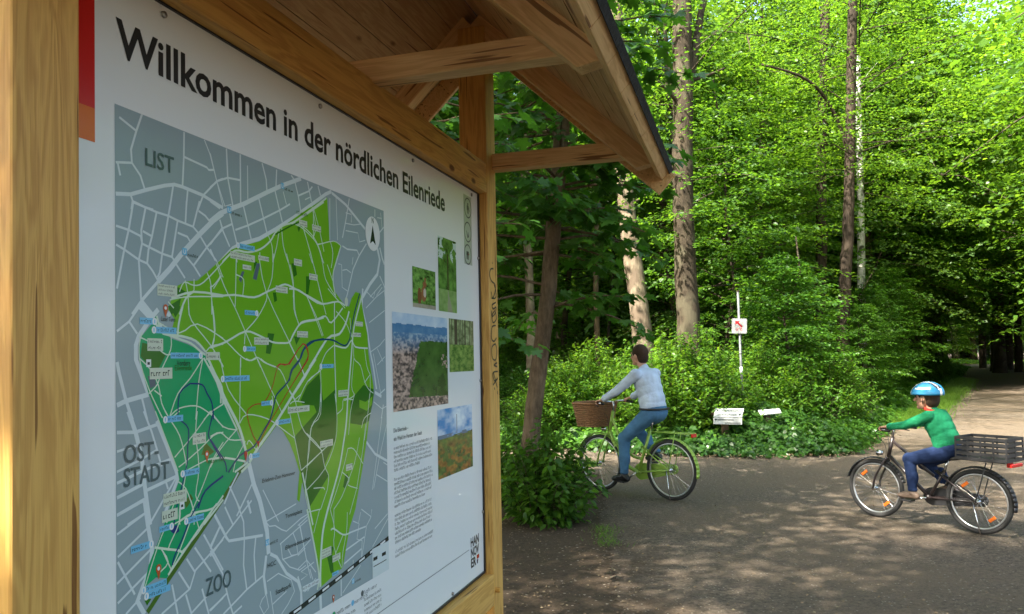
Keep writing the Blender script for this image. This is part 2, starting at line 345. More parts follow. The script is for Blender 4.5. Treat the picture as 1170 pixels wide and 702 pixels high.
# rafters, tie beams
RIDGE_T, RIDGE_Z = -.06, 3.10
def on_slope(t, side=1): return RIDGE_Z - (t)*.94
RAFT = (.86, 1.93, 3.02)
for i, s0 in enumerate(RAFT):
    for sd_ in (1, -1):
        dn = np.array(bn)*sd_*.73+np.array([0, 0, -.686])
        p0 = W(s0, RIDGE_T+sd_*.012, RIDGE_Z-.055); L_ = 1.0
        up = bn*sd_*.686+np.array([0, 0, .73])
        beam('rafter', p0-dn*.0, p0+dn*L_, .062, .085, up, M['beam_wood'], .004, 0, .06)
    hw = .60
    beam('tie_beam', W(s0+.067, RIDGE_T-hw, 2.466), W(s0+.067, RIDGE_T+hw+.02, 2.466), .06, .068, (0, 0, 1), M['beam_wood'])
# roof boards: planks running along the ridge, both slopes
S0, S1 = .35, 3.20
up1 = lambda sd_: bn*sd_*.686+np.array([0, 0, .73])
dn1 = lambda sd_: bn*sd_*.73+np.array([0, 0, -.686])
for sd_ in (1, -1):
    base = W(0, RIDGE_T, RIDGE_Z+.002)
    b = MB(); L_ = 1.035; npl = 9; pw = L_/npl; th = .02; rr = random.Random(5)
    # local axes: x along bd, y down the slope, z outwards
    for k in range(npl):
        y0 = k*pw+.0012; y1 = (k+1)*pw-.0012
        xs = S0 if k % 2 else S0
        dz = rr.uniform(0, .0012)
        b.add([(0, y0, dz), (S1-S0, y0, dz), (S1-S0, y1, dz), (0, y1, dz), (0, y0, th+dz), (S1-S0, y0, th+dz), (S1-S0, y1, th+dz), (0, y1, th+dz)],
              [(0,3,2,1),(4,5,6,7),(0,1,5,4),(1,2,6,5),(2,3,7,6),(3,0,4,7)])
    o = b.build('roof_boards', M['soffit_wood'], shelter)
    x = Vector(bd); y = Vector(dn1(sd_)); z = Vector(up1(sd_)); m_ = Matrix((x, y, z)).transposed().to_4x4()
    m_.translation = Vector(base+bd*S0); o.matrix_local = S_INV @ m_
    # edge board under the eave, in short lengths with visible joints
    b = MB(); nseg = 13; 
    for k in range(nseg):
        x0 = (S1-S0)*k/nseg+.0012; x1 = (S1-S0)*(k+1)/nseg-.0012
        b.box(((x0+x1)/2, L_+.0, -.006), (x1-x0, .034, .045))
    o = b.build('eave_board', M['beam_wood'], shelter, bevel=.002); o.matrix_local = S_INV @ m_
    # bitumen covering with drip edge
    b = MB(); b.box(((S1-S0)/2, (L_+.02)/2, th+.009), (S1-S0+.04, L_+.022, .010)); b.box(((S1-S0)/2, L_+.0215, .017), (S1-S0+.04, .004, .012))
    o = b.build('roofing_sheet', M['roofing'], shelter); o.matrix_local = S_INV @ m_
    # barge board at the two gable ends
    for xx in (S1-S0-.0+.012, -.012):
        b = MB(); b.box((xx, L_/2+.02, -.03), (.02, L_+.05, .10)); o = b.build('barge_board', M['beam_wood'], shelter, bevel=.003); o.matrix_local = S_INV @ m_
b = MB(); b.tube([W(S0-.02, RIDGE_T, RIDGE_Z+.055), W(S1+.03, RIDGE_T, RIDGE_Z+.055)], .035, 10, 0); o = b.build('ridge_cap', M['roofing'], shelter); o.location = -Vector(shelter.location)
# screw heads on the near rafter
b = MB()
for (px_, py_) in ((614, 36), (644, 46)):
    pass

# ---- the panel
M['panel'] = mat('panel', (.79, .81, .795), .11, 0, .5)
M['black_print'] = mat('black_print', (.008, .008, .008), .35)
M['metal'] = mat('metal', (.30, .29, .27), .35, 1.0)
M['frame_black'] = mat('frame_black', (.015, .015, .016), .4)
PT = -.040
b = MB(); s0, s1, z0, z1 = .967, 2.9765, .777, 2.3165
panel = empty_panel = None
def wpt(s, z, t): return Vector(W(s, t, z)) - Vector(shelter.location)
b.add([wpt(s, z, t) for t in (PT, PT-.006) for s, z in ((s0, z0), (s1, z0), (s1, z1), (s0, z1))], [(0, 1, 2, 3), (7, 6, 5, 4), (0, 4, 5, 1), (1, 5, 6, 2), (2, 6, 7, 3), (3, 7, 4, 0)])
panel = b.build('sign_panel', M['panel'], shelter)
b = MB(); e_ = .0085
for (a0, a1, c0_, c1_) in ((s1-e_*.5, s1+.0045, z0, z1), (s0, s1, z1-e_*.1, z1+.0035), (s0, s1, z0-.004, z0+e_*.5)):
    b.add([wpt(s, z, t) for t in (PT+.006, PT-.012) for s, z in ((a0, c0_), (a1, c0_), (a1, c1_), (a0, c1_))], [(0, 1, 2, 3), (7, 6, 5, 4), (0, 4, 5, 1), (1, 5, 6, 2), (2, 6, 7, 3), (3, 7, 4, 0)])
b.build('panel_edging', M['frame_black'], panel)

class Flat:
    """printed sheets on the panel: polygons in (s, z) at small heights above it"""
    def __init__(s): s.v = []; s.f = []; s.m = []; s.k = 0; s.hold = False
    def poly(s, pts, h, m):
        """each new shape lies a hair above the ones printed before it"""
        if not s.hold: s.k += 1
        h = .0004+s.k*2e-6
        b = len(s.v); s.v += [tuple(wpt(x, z, PT+h)) for x, z in pts]
        tris = [(0, 1, 2, 3)] if len(pts) == 4 else [(0, 1, 2)] if len(pts) == 3 else tessellate_polygon([[Vector((x, z, 0)) for x, z in pts]])
        for t in tris:
            q = [pts[i] for i in t]; ar = sum(q[i][0]*q[(i+1) % len(q)][1]-q[(i+1) % len(q)][0]*q[i][1] for i in range(len(q)))
            t = [b+i for i in t]
            if ar < 0: t.reverse()
            s.f.append(tuple(t)); s.m.append(m)
    def rect(s, x0, z0, x1, z1, h, m): s.poly([(x0, z0), (x1, z0), (x1, z1), (x0, z1)], h, m)
    def line(s, pts, wd, h, m):
        n = len(pts); L_ = []; R2 = []
        for i in range(n):
            a = pts[max(0, i-1)]; c = pts[min(n-1, i+1)]; dx, dz = c[0]-a[0], c[1]-a[1]; l = hypot(dx, dz)+1e-9
            ox, oz = -dz/l*wd/2, dx/l*wd/2; L_.append((pts[i][0]+ox, pts[i][1]+oz)); R2.append((pts[i][0]-ox, pts[i][1]-oz))
        s.k += 1; s.hold = True
        for i in range(n-1): s.poly([L_[i], R2[i], R2[i+1], L_[i+1]], h, m)
        s.hold = False
    def disc(s, x, z, r, h, m, n=28, rz=None):
        rz = rz or r; s.poly([(x+r*cos(2*pi*k/n), z+rz*sin(2*pi*k/n)) for k in range(n)], h, m)
    def build(s, name, mats, parent):
        bm = bmesh.new(); vv = [bm.verts.new(v) for v in s.v]
        for f, m_ in zip(s.f, s.m):
            try: fc = bm.faces.new([vv[i] for i in f]); fc.material_index = m_
            except ValueError: pass
        me = bpy.data.meshes.new(name); bm.to_mesh(me); bm.free()
        for m_ in mats: me.materials.append(m_)
        return link_mesh(name, me, parent)

def text_polys(txt, bold=0.0):
    cu_ = bpy.data.curves.new('t', 'FONT'); cu_.body = txt; cu_.size = 1; cu_.offset = bold; cu_.resolution_u = 3
    o = bpy.data.objects.new('t', cu_); C.objects.link(o)
    dg = bpy.context.evaluated_depsgraph_get(); me = bpy.data.meshes.new_from_object(o.evaluated_get(dg))
    vs = [tuple(v.co[:2]) for v in me.vertices]; fs = [tuple(p.vertices) for p in me.polygons]
    bpy.data.objects.remove(o); bpy.data.curves.remove(cu_); bpy.data.meshes.remove(me)
    return vs, fs
def text_mesh(name, txt, x0, z0, width, height, h, m, parent, bold=0.0, flat=None, slant=0.0, ang=0.0, mi=0, ref='H'):
    """text with baseline start (x0,z0), total width and cap height"""
    vs, fs = text_polys(txt, bold)
    if not vs: return
    xs = [v[0] for v in vs]; xmin, xmax = min(xs), max(xs)
    cap = max(v[1] for v in text_polys(ref, 0)[0])
    out = []
    for x, y in vs:
        X = (x-xmin)/(xmax-xmin)*width; Z = y/cap*height
        X += slant*Z
        out.append((x0+X*cos(ang)-Z*sin(ang), z0+X*sin(ang)+Z*cos(ang)))
    if flat is not None:
        flat.k += 1; flat.hold = True
        for f in fs: flat.poly([out[i] for i in f], h, mi)
        flat.hold = False; return
    me = bpy.data.meshes.new(name); me.from_pydata([tuple(wpt(x, z, PT+h)) for x, z in out], [], [tuple(f) for f in fs]); me.materials.append(m)
    return link_mesh(name, me, parent)

# red marker, title
M['red_print'] = mat('red_print', (.60, .012, .010), .2)
M['orange_print'] = mat('orange_print', (.68, .14, .01), .2)
fl = Flat(); fl.rect(.968, 2.0105, 1.029, 2.3150, .0006, 0); fl.rect(.968, 2.0105, 1.029, 2.068, .0010, 1); fl.build('red_marker', [M['red_print'], M['orange_print']], panel)
text_mesh('title_lettering', 'Willkommen in der nördlichen Eilenriede', 1.0745, 2.1795, 1.537, .0635, .0008, M['black_print'], panel, bold=.022)
# screws along the edge
for (s, z) in ((1.19, 2.298), (1.75, 2.298), (2.33, 2.298), (2.90, 2.298), (2.965, 2.05), (2.965, 1.55), (2.965, 1.02), (2.62, .792), (2.2, .792)):
    b = MB(); b.tube([wpt(s, z, PT+.001), wpt(s, z, PT+.005), wpt(s, z, PT+.0065)], [.0068, .0062, .003], 14); b.build('screw_head', M['metal'], panel, smooth=False)
# ------------------------------------------------------------------ the map (traced on the panel)
MM = [mat('map_grey', (.31, .39, .405), .12), mat('map_road', (.64, .71, .71), .12), mat('map_green', (.165, .44, .018), .12), mat('map_dark_green', (.030, .165, .012), .12),
      mat('map_teal', (.010, .36, .13), .12), mat('map_path', (.62, .74, .58), .12), mat('map_river', (.012, .07, .13), .12), mat('map_red', (.45, .03, .02), .12),
      mat('map_label', (.60, .66, .52), .12), mat('map_blue', (.18, .50, .72), .12), mat('map_ink', (.02, .035, .03), .12), mat('map_white', (.78, .80, .78), .12),
      mat('map_letter', (.075, .125, .130), .12), mat('map_slate', (.10, .14, .17), .12), mat('map_orange', (.52, .11, .03), .12), mat('map_navy', (.01, .04, .17), .12), mat('map_olive', (.07, .16, .02), .12)]
GREY, ROAD, GREEN, DKG, TEAL, PATHC, RIVER, RED, LABEL, BLUE, INK, WHITE, LETTER, SLATE, ORANGE, NAVY, OLIVE = range(17)
ZR = {'a': (125, 110, 5.4), 'b': (125, 230, 5.4), 'c': (240, 170, 5.4), 'd': (240, 290, 5.4), 'e': (330, 210, 5.4), 'f': (330, 330, 5.4), 'g': (125, 350, 5.4), 'h': (125, 470, 5.4),
      'i': (125, 572, 5.4), 'j': (240, 410, 5.4), 'k': (240, 572, 5.4), 'l': (350, 450, 6.38), 'm': (340, 582, 5.85), 'p': (0, 0, 1)}
def zp(r, pts): ox, oy, k = ZR[r]; return [BP(ox+x/k, oy+y/k, PT) for x, y in pts]
MS0, MS1, MZ0, MZ1 = 1.0715, 2.1115, 1.014, 2.0905
mp = Flat()
mp.rect(MS0, MZ0, MS1, MZ1, .0004, GREY)
def clampm(p): return (min(max(p[0], MS0), MS1), min(max(p[1], MZ0), MZ1))
def smooth(pts, n=3):
    if len(pts) < 3: return pts
    out = []
    for i in range(len(pts)-1):
        p0 = pts[max(0, i-1)]; p1 = pts[i]; p2 = pts[i+1]; p3 = pts[min(len(pts)-1, i+2)]
        for k in range(n):
            t = k/n
            out.append(tuple(.5*((2*p1[j])+(-p0[j]+p2[j])*t+(2*p0[j]-5*p1[j]+4*p2[j]-p3[j])*t*t+(-p0[j]+3*p1[j]-3*p2[j]+p3[j])*t**3) for j in (0, 1)))
    out.append(pts[-1]); return out
def road(r, pts, wd=.0055, h=.0006, m=ROAD, sm=False):
    q = [clampm(p) for p in zp(r, pts)]
    if sm: q = smooth(q)
    mp.line(q, wd*.78, h, m)
T_, N_, B_ = .0035, .0055, .010
ROADS = [
 ('a', [(60,130),(165,215)], N_), ('a', [(200,112),(165,215),(132,330),(138,412),(190,490),(218,578)], N_), ('a', [(38,408),(138,412)], N_), ('a', [(50,412),(66,490)], N_),
 ('a', [(38,602),(130,606),(230,578),(340,552),(400,546),(450,560),(575,612),(700,690)], .009), ('a', [(460,222),(458,380),(450,556)], N_), ('a', [(460,375),(600,440),(612,456),(642,455)], N_),
 ('a', [(585,270),(620,360),(660,520),(700,680)], T_), ('a', [(700,510),(662,525),(578,612),(545,700)], N_), ('a', [(392,556),(370,700)], N_), ('a', [(482,580),(472,700)], N_),
 ('a', [(130,610),(142,645),(135,700)], N_), ('a', [(142,648),(220,686),(270,702)], N_),
 ('b', [(147,0),(118,175),(90,300),(45,540)], N_), ('b', [(147,8),(225,40),(290,68),(365,92),(420,120),(515,158),(550,200),(600,285)], N_), ('b', [(222,40),(195,180),(200,260),(180,365),(190,520),(195,620)], N_),
 ('b', [(290,68),(262,215),(240,300),(232,380)], N_), ('b', [(205,185),(262,218)], N_), ('b', [(378,0),(362,95),(325,320),(310,440),(296,470)], N_), ('b', [(420,118),(385,345)], N_),
 ('b', [(420,195),(480,220),(500,255)], N_), ('b', [(475,0),(468,135)], N_), ('b', [(555,0),(515,160)], N_), ('b', [(548,60),(590,90),(618,125)], N_),
 ('b', [(40,152),(118,178),(190,215),(200,262),(325,325),(385,345),(405,375)], N_), ('b', [(40,268),(90,298),(180,362),(232,385),(265,430),(298,490)], N_),
 ('b', [(700,75),(640,120),(545,215),(440,330),(370,420),(300,495)], .014), ('b', [(300,495),(205,605),(140,700)], .008), ('b', [(195,620),(260,702)], .014),
 ('b', [(408,385),(465,475)], N_), ('b', [(470,340),(520,400),(560,465)], N_), ('b', [(520,395),(600,285),(700,170)], N_), ('b', [(600,285),(660,370)], N_), ('b', [(620,0),(690,40)], N_), ('b', [(680,115),(700,180)], N_),
 ('c', [(100,0),(108,180),(140,355)], N_), ('c', [(0,240),(45,200),(108,180),(185,195)], N_), ('c', [(185,35),(188,340)], N_), ('c', [(230,105),(232,315)], T_), ('c', [(0,30),(40,200),(90,355),(130,345)], T_), ('c', [(0,135),(22,130)], T_),
 ('c', [(0,325),(60,370)], N_), ('c', [(0,450),(60,400),(130,370),(210,340),(350,270),(450,225),(560,185)], .013), ('c', [(0,590),(70,495),(135,465)], N_), ('c', [(60,440),(75,500),(120,605)], N_), ('c', [(120,400),(165,590)], N_),
 ('c', [(320,90),(345,190),(350,262)], N_), ('c', [(410,130),(405,245)], N_), ('c', [(155,502),(230,475),(330,430),(430,380),(492,342)], N_), ('c', [(205,355),(255,570)], N_), ('c', [(300,310),(350,520)], N_), ('c', [(400,262),(445,455)], N_), ('c', [(450,265),(470,345)], T_),
 ('c', [(500,165),(520,195),(545,300),(560,400)], N_), ('c', [(545,290),(610,262),(630,235)], N_), ('c', [(600,205),(625,330)], N_), ('c', [(665,230),(680,290)], N_), ('c', [(585,315),(615,300)], T_), ('c', [(0,620),(30,690)], N_),
 ('p', [(177,378),(188,366),(203,345),(212,331),(225,324),(238,315),(256,295),(266,284),(276,279),(296,273),(315,262),(335,249),(353,236),(372,222),(378.5,219)], .012),
 ('e', [(265,58),(350,130),(470,280)], .010), ('e', [(372,92),(350,230),(330,335)], N_), ('e', [(350,245),(400,255),(440,250)], T_), ('e', [(350,290),(425,305),(435,360),(470,350)], T_), ('e', [(350,180),(385,190),(385,240)], T_),
 ('e', [(330,385),(360,405),(420,412),(432,440)], N_), ('e', [(478,370),(430,450),(395,530),(370,640),(355,702)], N_), ('e', [(305,495),(325,500),(328,640),(360,662)], T_), ('e', [(330,535),(355,530),(382,550)], T_), ('e', [(395,455),(390,500)], T_),
 ('e', [(290,80),(300,350)], T_), ('e', [(252,90),(252,350)], T_), ('e', [(530,160),(530,205)], N_), ('e', [(560,395),(575,460),(590,500)], .009), ('e', [(545,400),(560,470),(545,560),(500,620),(455,700)], .014), ('e', [(560,570),(592,640)], N_), ('e', [(570,620),(500,700)], T_), ('e', [(560,300),(590,270)], N_), ('e', [(565,180),(575,280)], T_), ('e', [(545,210),(572,215)], T_), ('e', [(585,620),(592,700)], T_), ('e', [(540,690),(575,640)], T_),
 ('f', [(455,0),(450,110),(480,240),(500,385),(520,480),(540,620)], .010), ('f', [(475,120),(540,50),(590,10)], T_), ('f', [(495,210),(590,135)], T_), ('f', [(505,390),(560,350),(592,310)], T_), ('f', [(520,400),(565,640)], T_), ('f', [(545,370),(580,450)], T_), ('f', [(545,470),(592,420)], T_), ('f', [(530,640),(570,665)], .012), ('f', [(560,650),(592,620)], N_), ('f', [(480,20),(520,60),(530,20)], T_),
 ('g', [(45,155),(120,95),(185,0)], N_), ('g', [(120,95),(170,170)], N_), ('g', [(185,0),(250,70)], .014), ('g', [(300,20),(250,80),(180,185),(162,240),(162,330),(200,430),(240,545)], .012), ('g', [(45,345),(60,420),(100,580),(140,702)], .009), ('g', [(45,612),(100,585),(240,545)], .011), ('g', [(200,570),(232,702)], N_), ('g', [(45,400),(60,395)], N_),
 ('h', [(115,0),(160,130),(200,300),(215,450),(240,640),(250,702)], .012), ('h', [(210,0),(260,130),(290,230),(320,340)], N_), ('h', [(45,132),(160,130),(300,80)], .008), ('h', [(45,250),(170,210)], N_), ('h', [(45,375),(190,300),(290,240)], N_), ('h', [(45,445),(200,370),(390,290)], .007), ('h', [(45,535),(215,445)], .008), ('h', [(225,490),(415,400)], .008), ('h', [(45,640),(215,540)], N_), ('h', [(110,702),(225,625)], N_),
 ('h', [(250,690),(410,410)], N_), ('h', [(345,430),(360,480)], N_), ('h', [(290,60),(350,210),(410,370),(420,420),(330,660)], .010),
 ('i', [(45,95),(215,0)], N_), ('i', [(45,210),(225,75)], N_), ('i', [(50,350),(235,170)], N_), ('i', [(50,380),(155,580)], N_), ('i', [(45,515),(265,290)], N_), ('i', [(50,635),(250,430)], N_), ('i', [(100,702),(190,600)], N_), ('i', [(215,0),(235,150),(262,300),(250,420),(205,530),(170,620),(215,702)], .012),
 ('i', [(330,0),(250,140)], N_), ('i', [(580,210),(640,320),(700,430)], N_), ('i', [(700,240),(530,430),(495,545),(320,702)], N_), ('i', [(525,290),(625,440)], N_), ('i', [(475,360),(525,440)], N_), ('i', [(425,440),(495,550)], N_), ('i', [(385,520),(420,702)], N_), ('i', [(470,580),(505,700)], N_), ('i', [(570,545),(612,702)], N_), ('i', [(505,695),(600,590)], N_), ('i', [(615,680),(700,600)], N_), ('i', [(620,285),(680,160)], N_), ('i', [(650,100),(700,180)], N_),
 ('k', [(15,65),(100,230),(115,250),(325,215)], .008), ('k', [(160,0),(205,130),(210,240),(205,400),(225,550)], N_), ('k', [(0,345),(95,210),(255,0)], N_), ('k', [(90,40),(140,150)], N_), ('k', [(230,0),(250,80)], .008), ('k', [(60,160),(0,300)], N_), ('k', [(0,310),(75,450),(110,600),(140,702)], N_), ('k', [(0,680),(100,575)], N_), ('k', [(80,702),(225,550),(325,465)], N_), ('k', [(140,702),(195,650)], N_), ('k', [(280,230),(270,340),(280,500)], N_),
 ('k', [(305,0),(350,190),(360,330)], .018), ('k', [(345,340),(330,470),(345,580)], .011), ('k', [(370,330),(410,350),(470,450),(540,500),(560,560),(565,640)], .010), ('k', [(345,130),(530,20)], T_), ('k', [(345,135),(365,160),(400,155),(440,180),(470,190),(560,110),(600,85)], T_),
 ('k', [(430,270),(600,120)], T_), ('k', [(435,270),(445,360),(490,410),(550,430),(590,400)], T_), ('k', [(550,150),(600,400),(620,480)], T_), ('k', [(445,365),(540,330),(620,240)], T_), ('k', [(560,490),(600,460),(560,440),(640,380)], T_), ('k', [(350,500),(420,450),(500,490),(520,560),(480,640),(440,700)], T_), ('k', [(385,640),(470,560)], T_), ('k', [(370,560),(390,700)], T_), ('k', [(320,610),(345,580),(360,660),(330,702),(305,650),(320,610)], T_),
 ('k', [(480,300),(500,340),(540,330),(530,250),(510,200)], T_), ('k', [(600,560),(650,480)], T_), ('k', [(580,560),(660,490)], .008),
 ('l', [(490,60),(550,110),(590,90)], T_), ('l', [(550,170),(480,700)], T_), ('l', [(590,220),(530,470),(490,690)], T_), ('l', [(420,330),(500,440),(590,490)], .010), ('l', [(510,590),(590,640)], T_), ('l', [(590,520),(560,500)], T_), ('l', [(560,80),(545,180)], N_),
 ('m', [(425,0),(490,50),(495,0)], T_), ('m', [(370,80),(405,95),(420,20)], T_), ('m', [(340,160),(455,115)], N_), ('m', [(320,275),(445,185)], N_), ('m', [(310,365),(425,265)], N_), ('m', [(410,95),(395,200),(430,210),(425,330)], T_), ('m', [(490,50),(460,110),(425,340)], T_), ('m', [(515,130),(600,30)], T_), ('m', [(500,250),(605,60)], T_), ('m', [(370,340),(370,390)], T_), ('m', [(300,560),(420,375)], T_), ('m', [(505,310),(500,365)], T_), ('m', [(530,300),(545,360)], T_),
 ('m', [(290,470),(290,580)], .007), ('m', [(150,560),(155,700)], .014), ('m', [(0,110),(70,45)], T_), ('m', [(15,110),(70,400)], T_), ('m', [(0,310),(50,260)], T_), ('m', [(0,400),(60,340),(120,420)], T_), ('m', [(0,450),(20,520),(20,640)], .007), ('m', [(80,400),(100,470)], T_),
]
for r_, pts, wd in ROADS: road(r_, pts, wd)
def area(r, pts, m, h):
    q = [clampm(p) for p in zp(r, pts)]; out = [q[0]]
    for p in q[1:]:
        if hypot(p[0]-out[-1][0], p[1]-out[-1][1]) > 1e-4: out.append(p)
    mp.poly(out, h, m)
GREEN_OUT = [(202.8,326.3),(212,321.7),(225,320.7),(236,311.5),(251,297.8),(264,285.5),(273.3,281.8),(295.6,276),(314,265),(332.6,252),(351,239),(373.5,225.7),(375.4,256.3),(376.3,275.7),(381.9,275.7),(389.3,281.3),(383.7,297),(380,315.6),(382.8,334),(393,348.5),(398.5,350.4),(401.3,341),(405.9,333.7),(411.5,335.6),(413.6,350.4),(419.8,383.7),(420.7,404),(423.5,422.6),(426.5,441),(427,450.4),(425.2,462.5),(421.3,481.3),(419,501.7),(414.3,533),(409.6,559.7),(405.8,582),(399,604.2),(391.3,648.7),(366.5,670.9),(362.2,650.4),(358.8,624.7),(352,582),(345,551),(341.9,574),(339,571),(341.9,539.6),(336.3,521),(330.7,506.3),(323.3,493.3),(316,486),(295.6,513.7),(284,522),(280.7,513.7),(267.8,484),(251,447),(240,421),(236,403.7),(228.7,394.4),(217.6,387),(202.8,382.4),(195.4,379.6),(199,364.8),(191.7,353.7),(196,340)]
area('p', GREEN_OUT, GREEN, .0008)
area('p', [(177.8,361),(180.6,374),(195.4,387),(213.9,393.5),(228.7,401),(236,409),(252.8,442.6),(269.6,491.5),(281.7,522),(273.3,537.8),(243.5,583),(189.8,661),(178,660),(163.9,672),(169.4,646),(180.6,618.3),(193.5,581),(204.6,547.8),(202.8,538.5),(186,494),(178.7,473.7),(169.4,450),(158.3,411),(159.3,387),(173,370.4)], TEAL, .0008)
road('p', [(279,530),(254.6,570),(225,614),(193,661),(168,700)], .013, .0009, OLIVE)
for r_, pts in (('p', [(364.3,427.2),(350.4,441),(343,457.8),(345,462),(358.5,463.7),(361.3,471),(338,497),(336.3,500.7),(342.8,537.8),(352,582),(375,544),(370.4,531.5),(383,501.7),(384.5,475),(383,445),(369,458)]),
                ('p', [(426.5,445),(426.8,450),(425.2,462.5),(421.3,481.3),(413,486),(400,484),(400.2,459.4),(404,453),(415,440)]),
                ('d', [(500,60),(525,60),(535,130),(515,145)]), ('d', [(590,140),(620,140),(605,250),(590,250)]), ('d', [(385,240),(405,240),(412,290),(395,300)]), ('d', [(355,490),(395,495),(370,620),(342,615)]), ('d', [(515,510),(555,515),(530,565)]), ('d', [(270,50),(290,50),(265,115)]),
                ('e', [(50,270),(75,260),(60,300)]), ('g', [(200,225),(300,250),(345,300),(300,390),(250,380),(190,310)]), ('g', [(380,20),(400,0),(435,0),(430,30),(405,70)]), ('m', [(215,250),(240,250),(230,300),(240,420),(220,430),(195,320)]),
                ('i', [(215,620),(245,600),(255,610),(230,650)]), ('l', [(280,600),(300,580),(300,650),(285,690),(265,680)]), ('b', [(360,650),(440,600),(430,650),(380,702)]), ('b', [(420,530),(470,560),(450,590),(380,600)])):
    area(r_, pts, DKG, .0010)
area('l', [(385,45),(430,60),(480,20),(475,80),(440,125),(385,100)], GREEN, .0012)
for r_, pts in (('h', [(590,190),(645,250),(620,270),(565,270)]), ('h', [(500,510),(515,540),(470,600),(460,560)])): area(r_, pts, OLIVE, .0010)
for r_, pts in (('d', [(195,110),(210,110),(190,180),(175,160)]), ('d', [(285,60),(308,60),(285,165),(262,155)]), ('g', [(235,430),(280,440),(285,490),(250,510)]), ('g', [(340,50),(395,90),(375,130),(300,100)])): area(r_, pts, SLATE if pts[0][0] != 340 else GREY, .0011)
area('i', [(380,160),(420,150),(430,190),(400,210),(375,190)], NAVY, .0012)
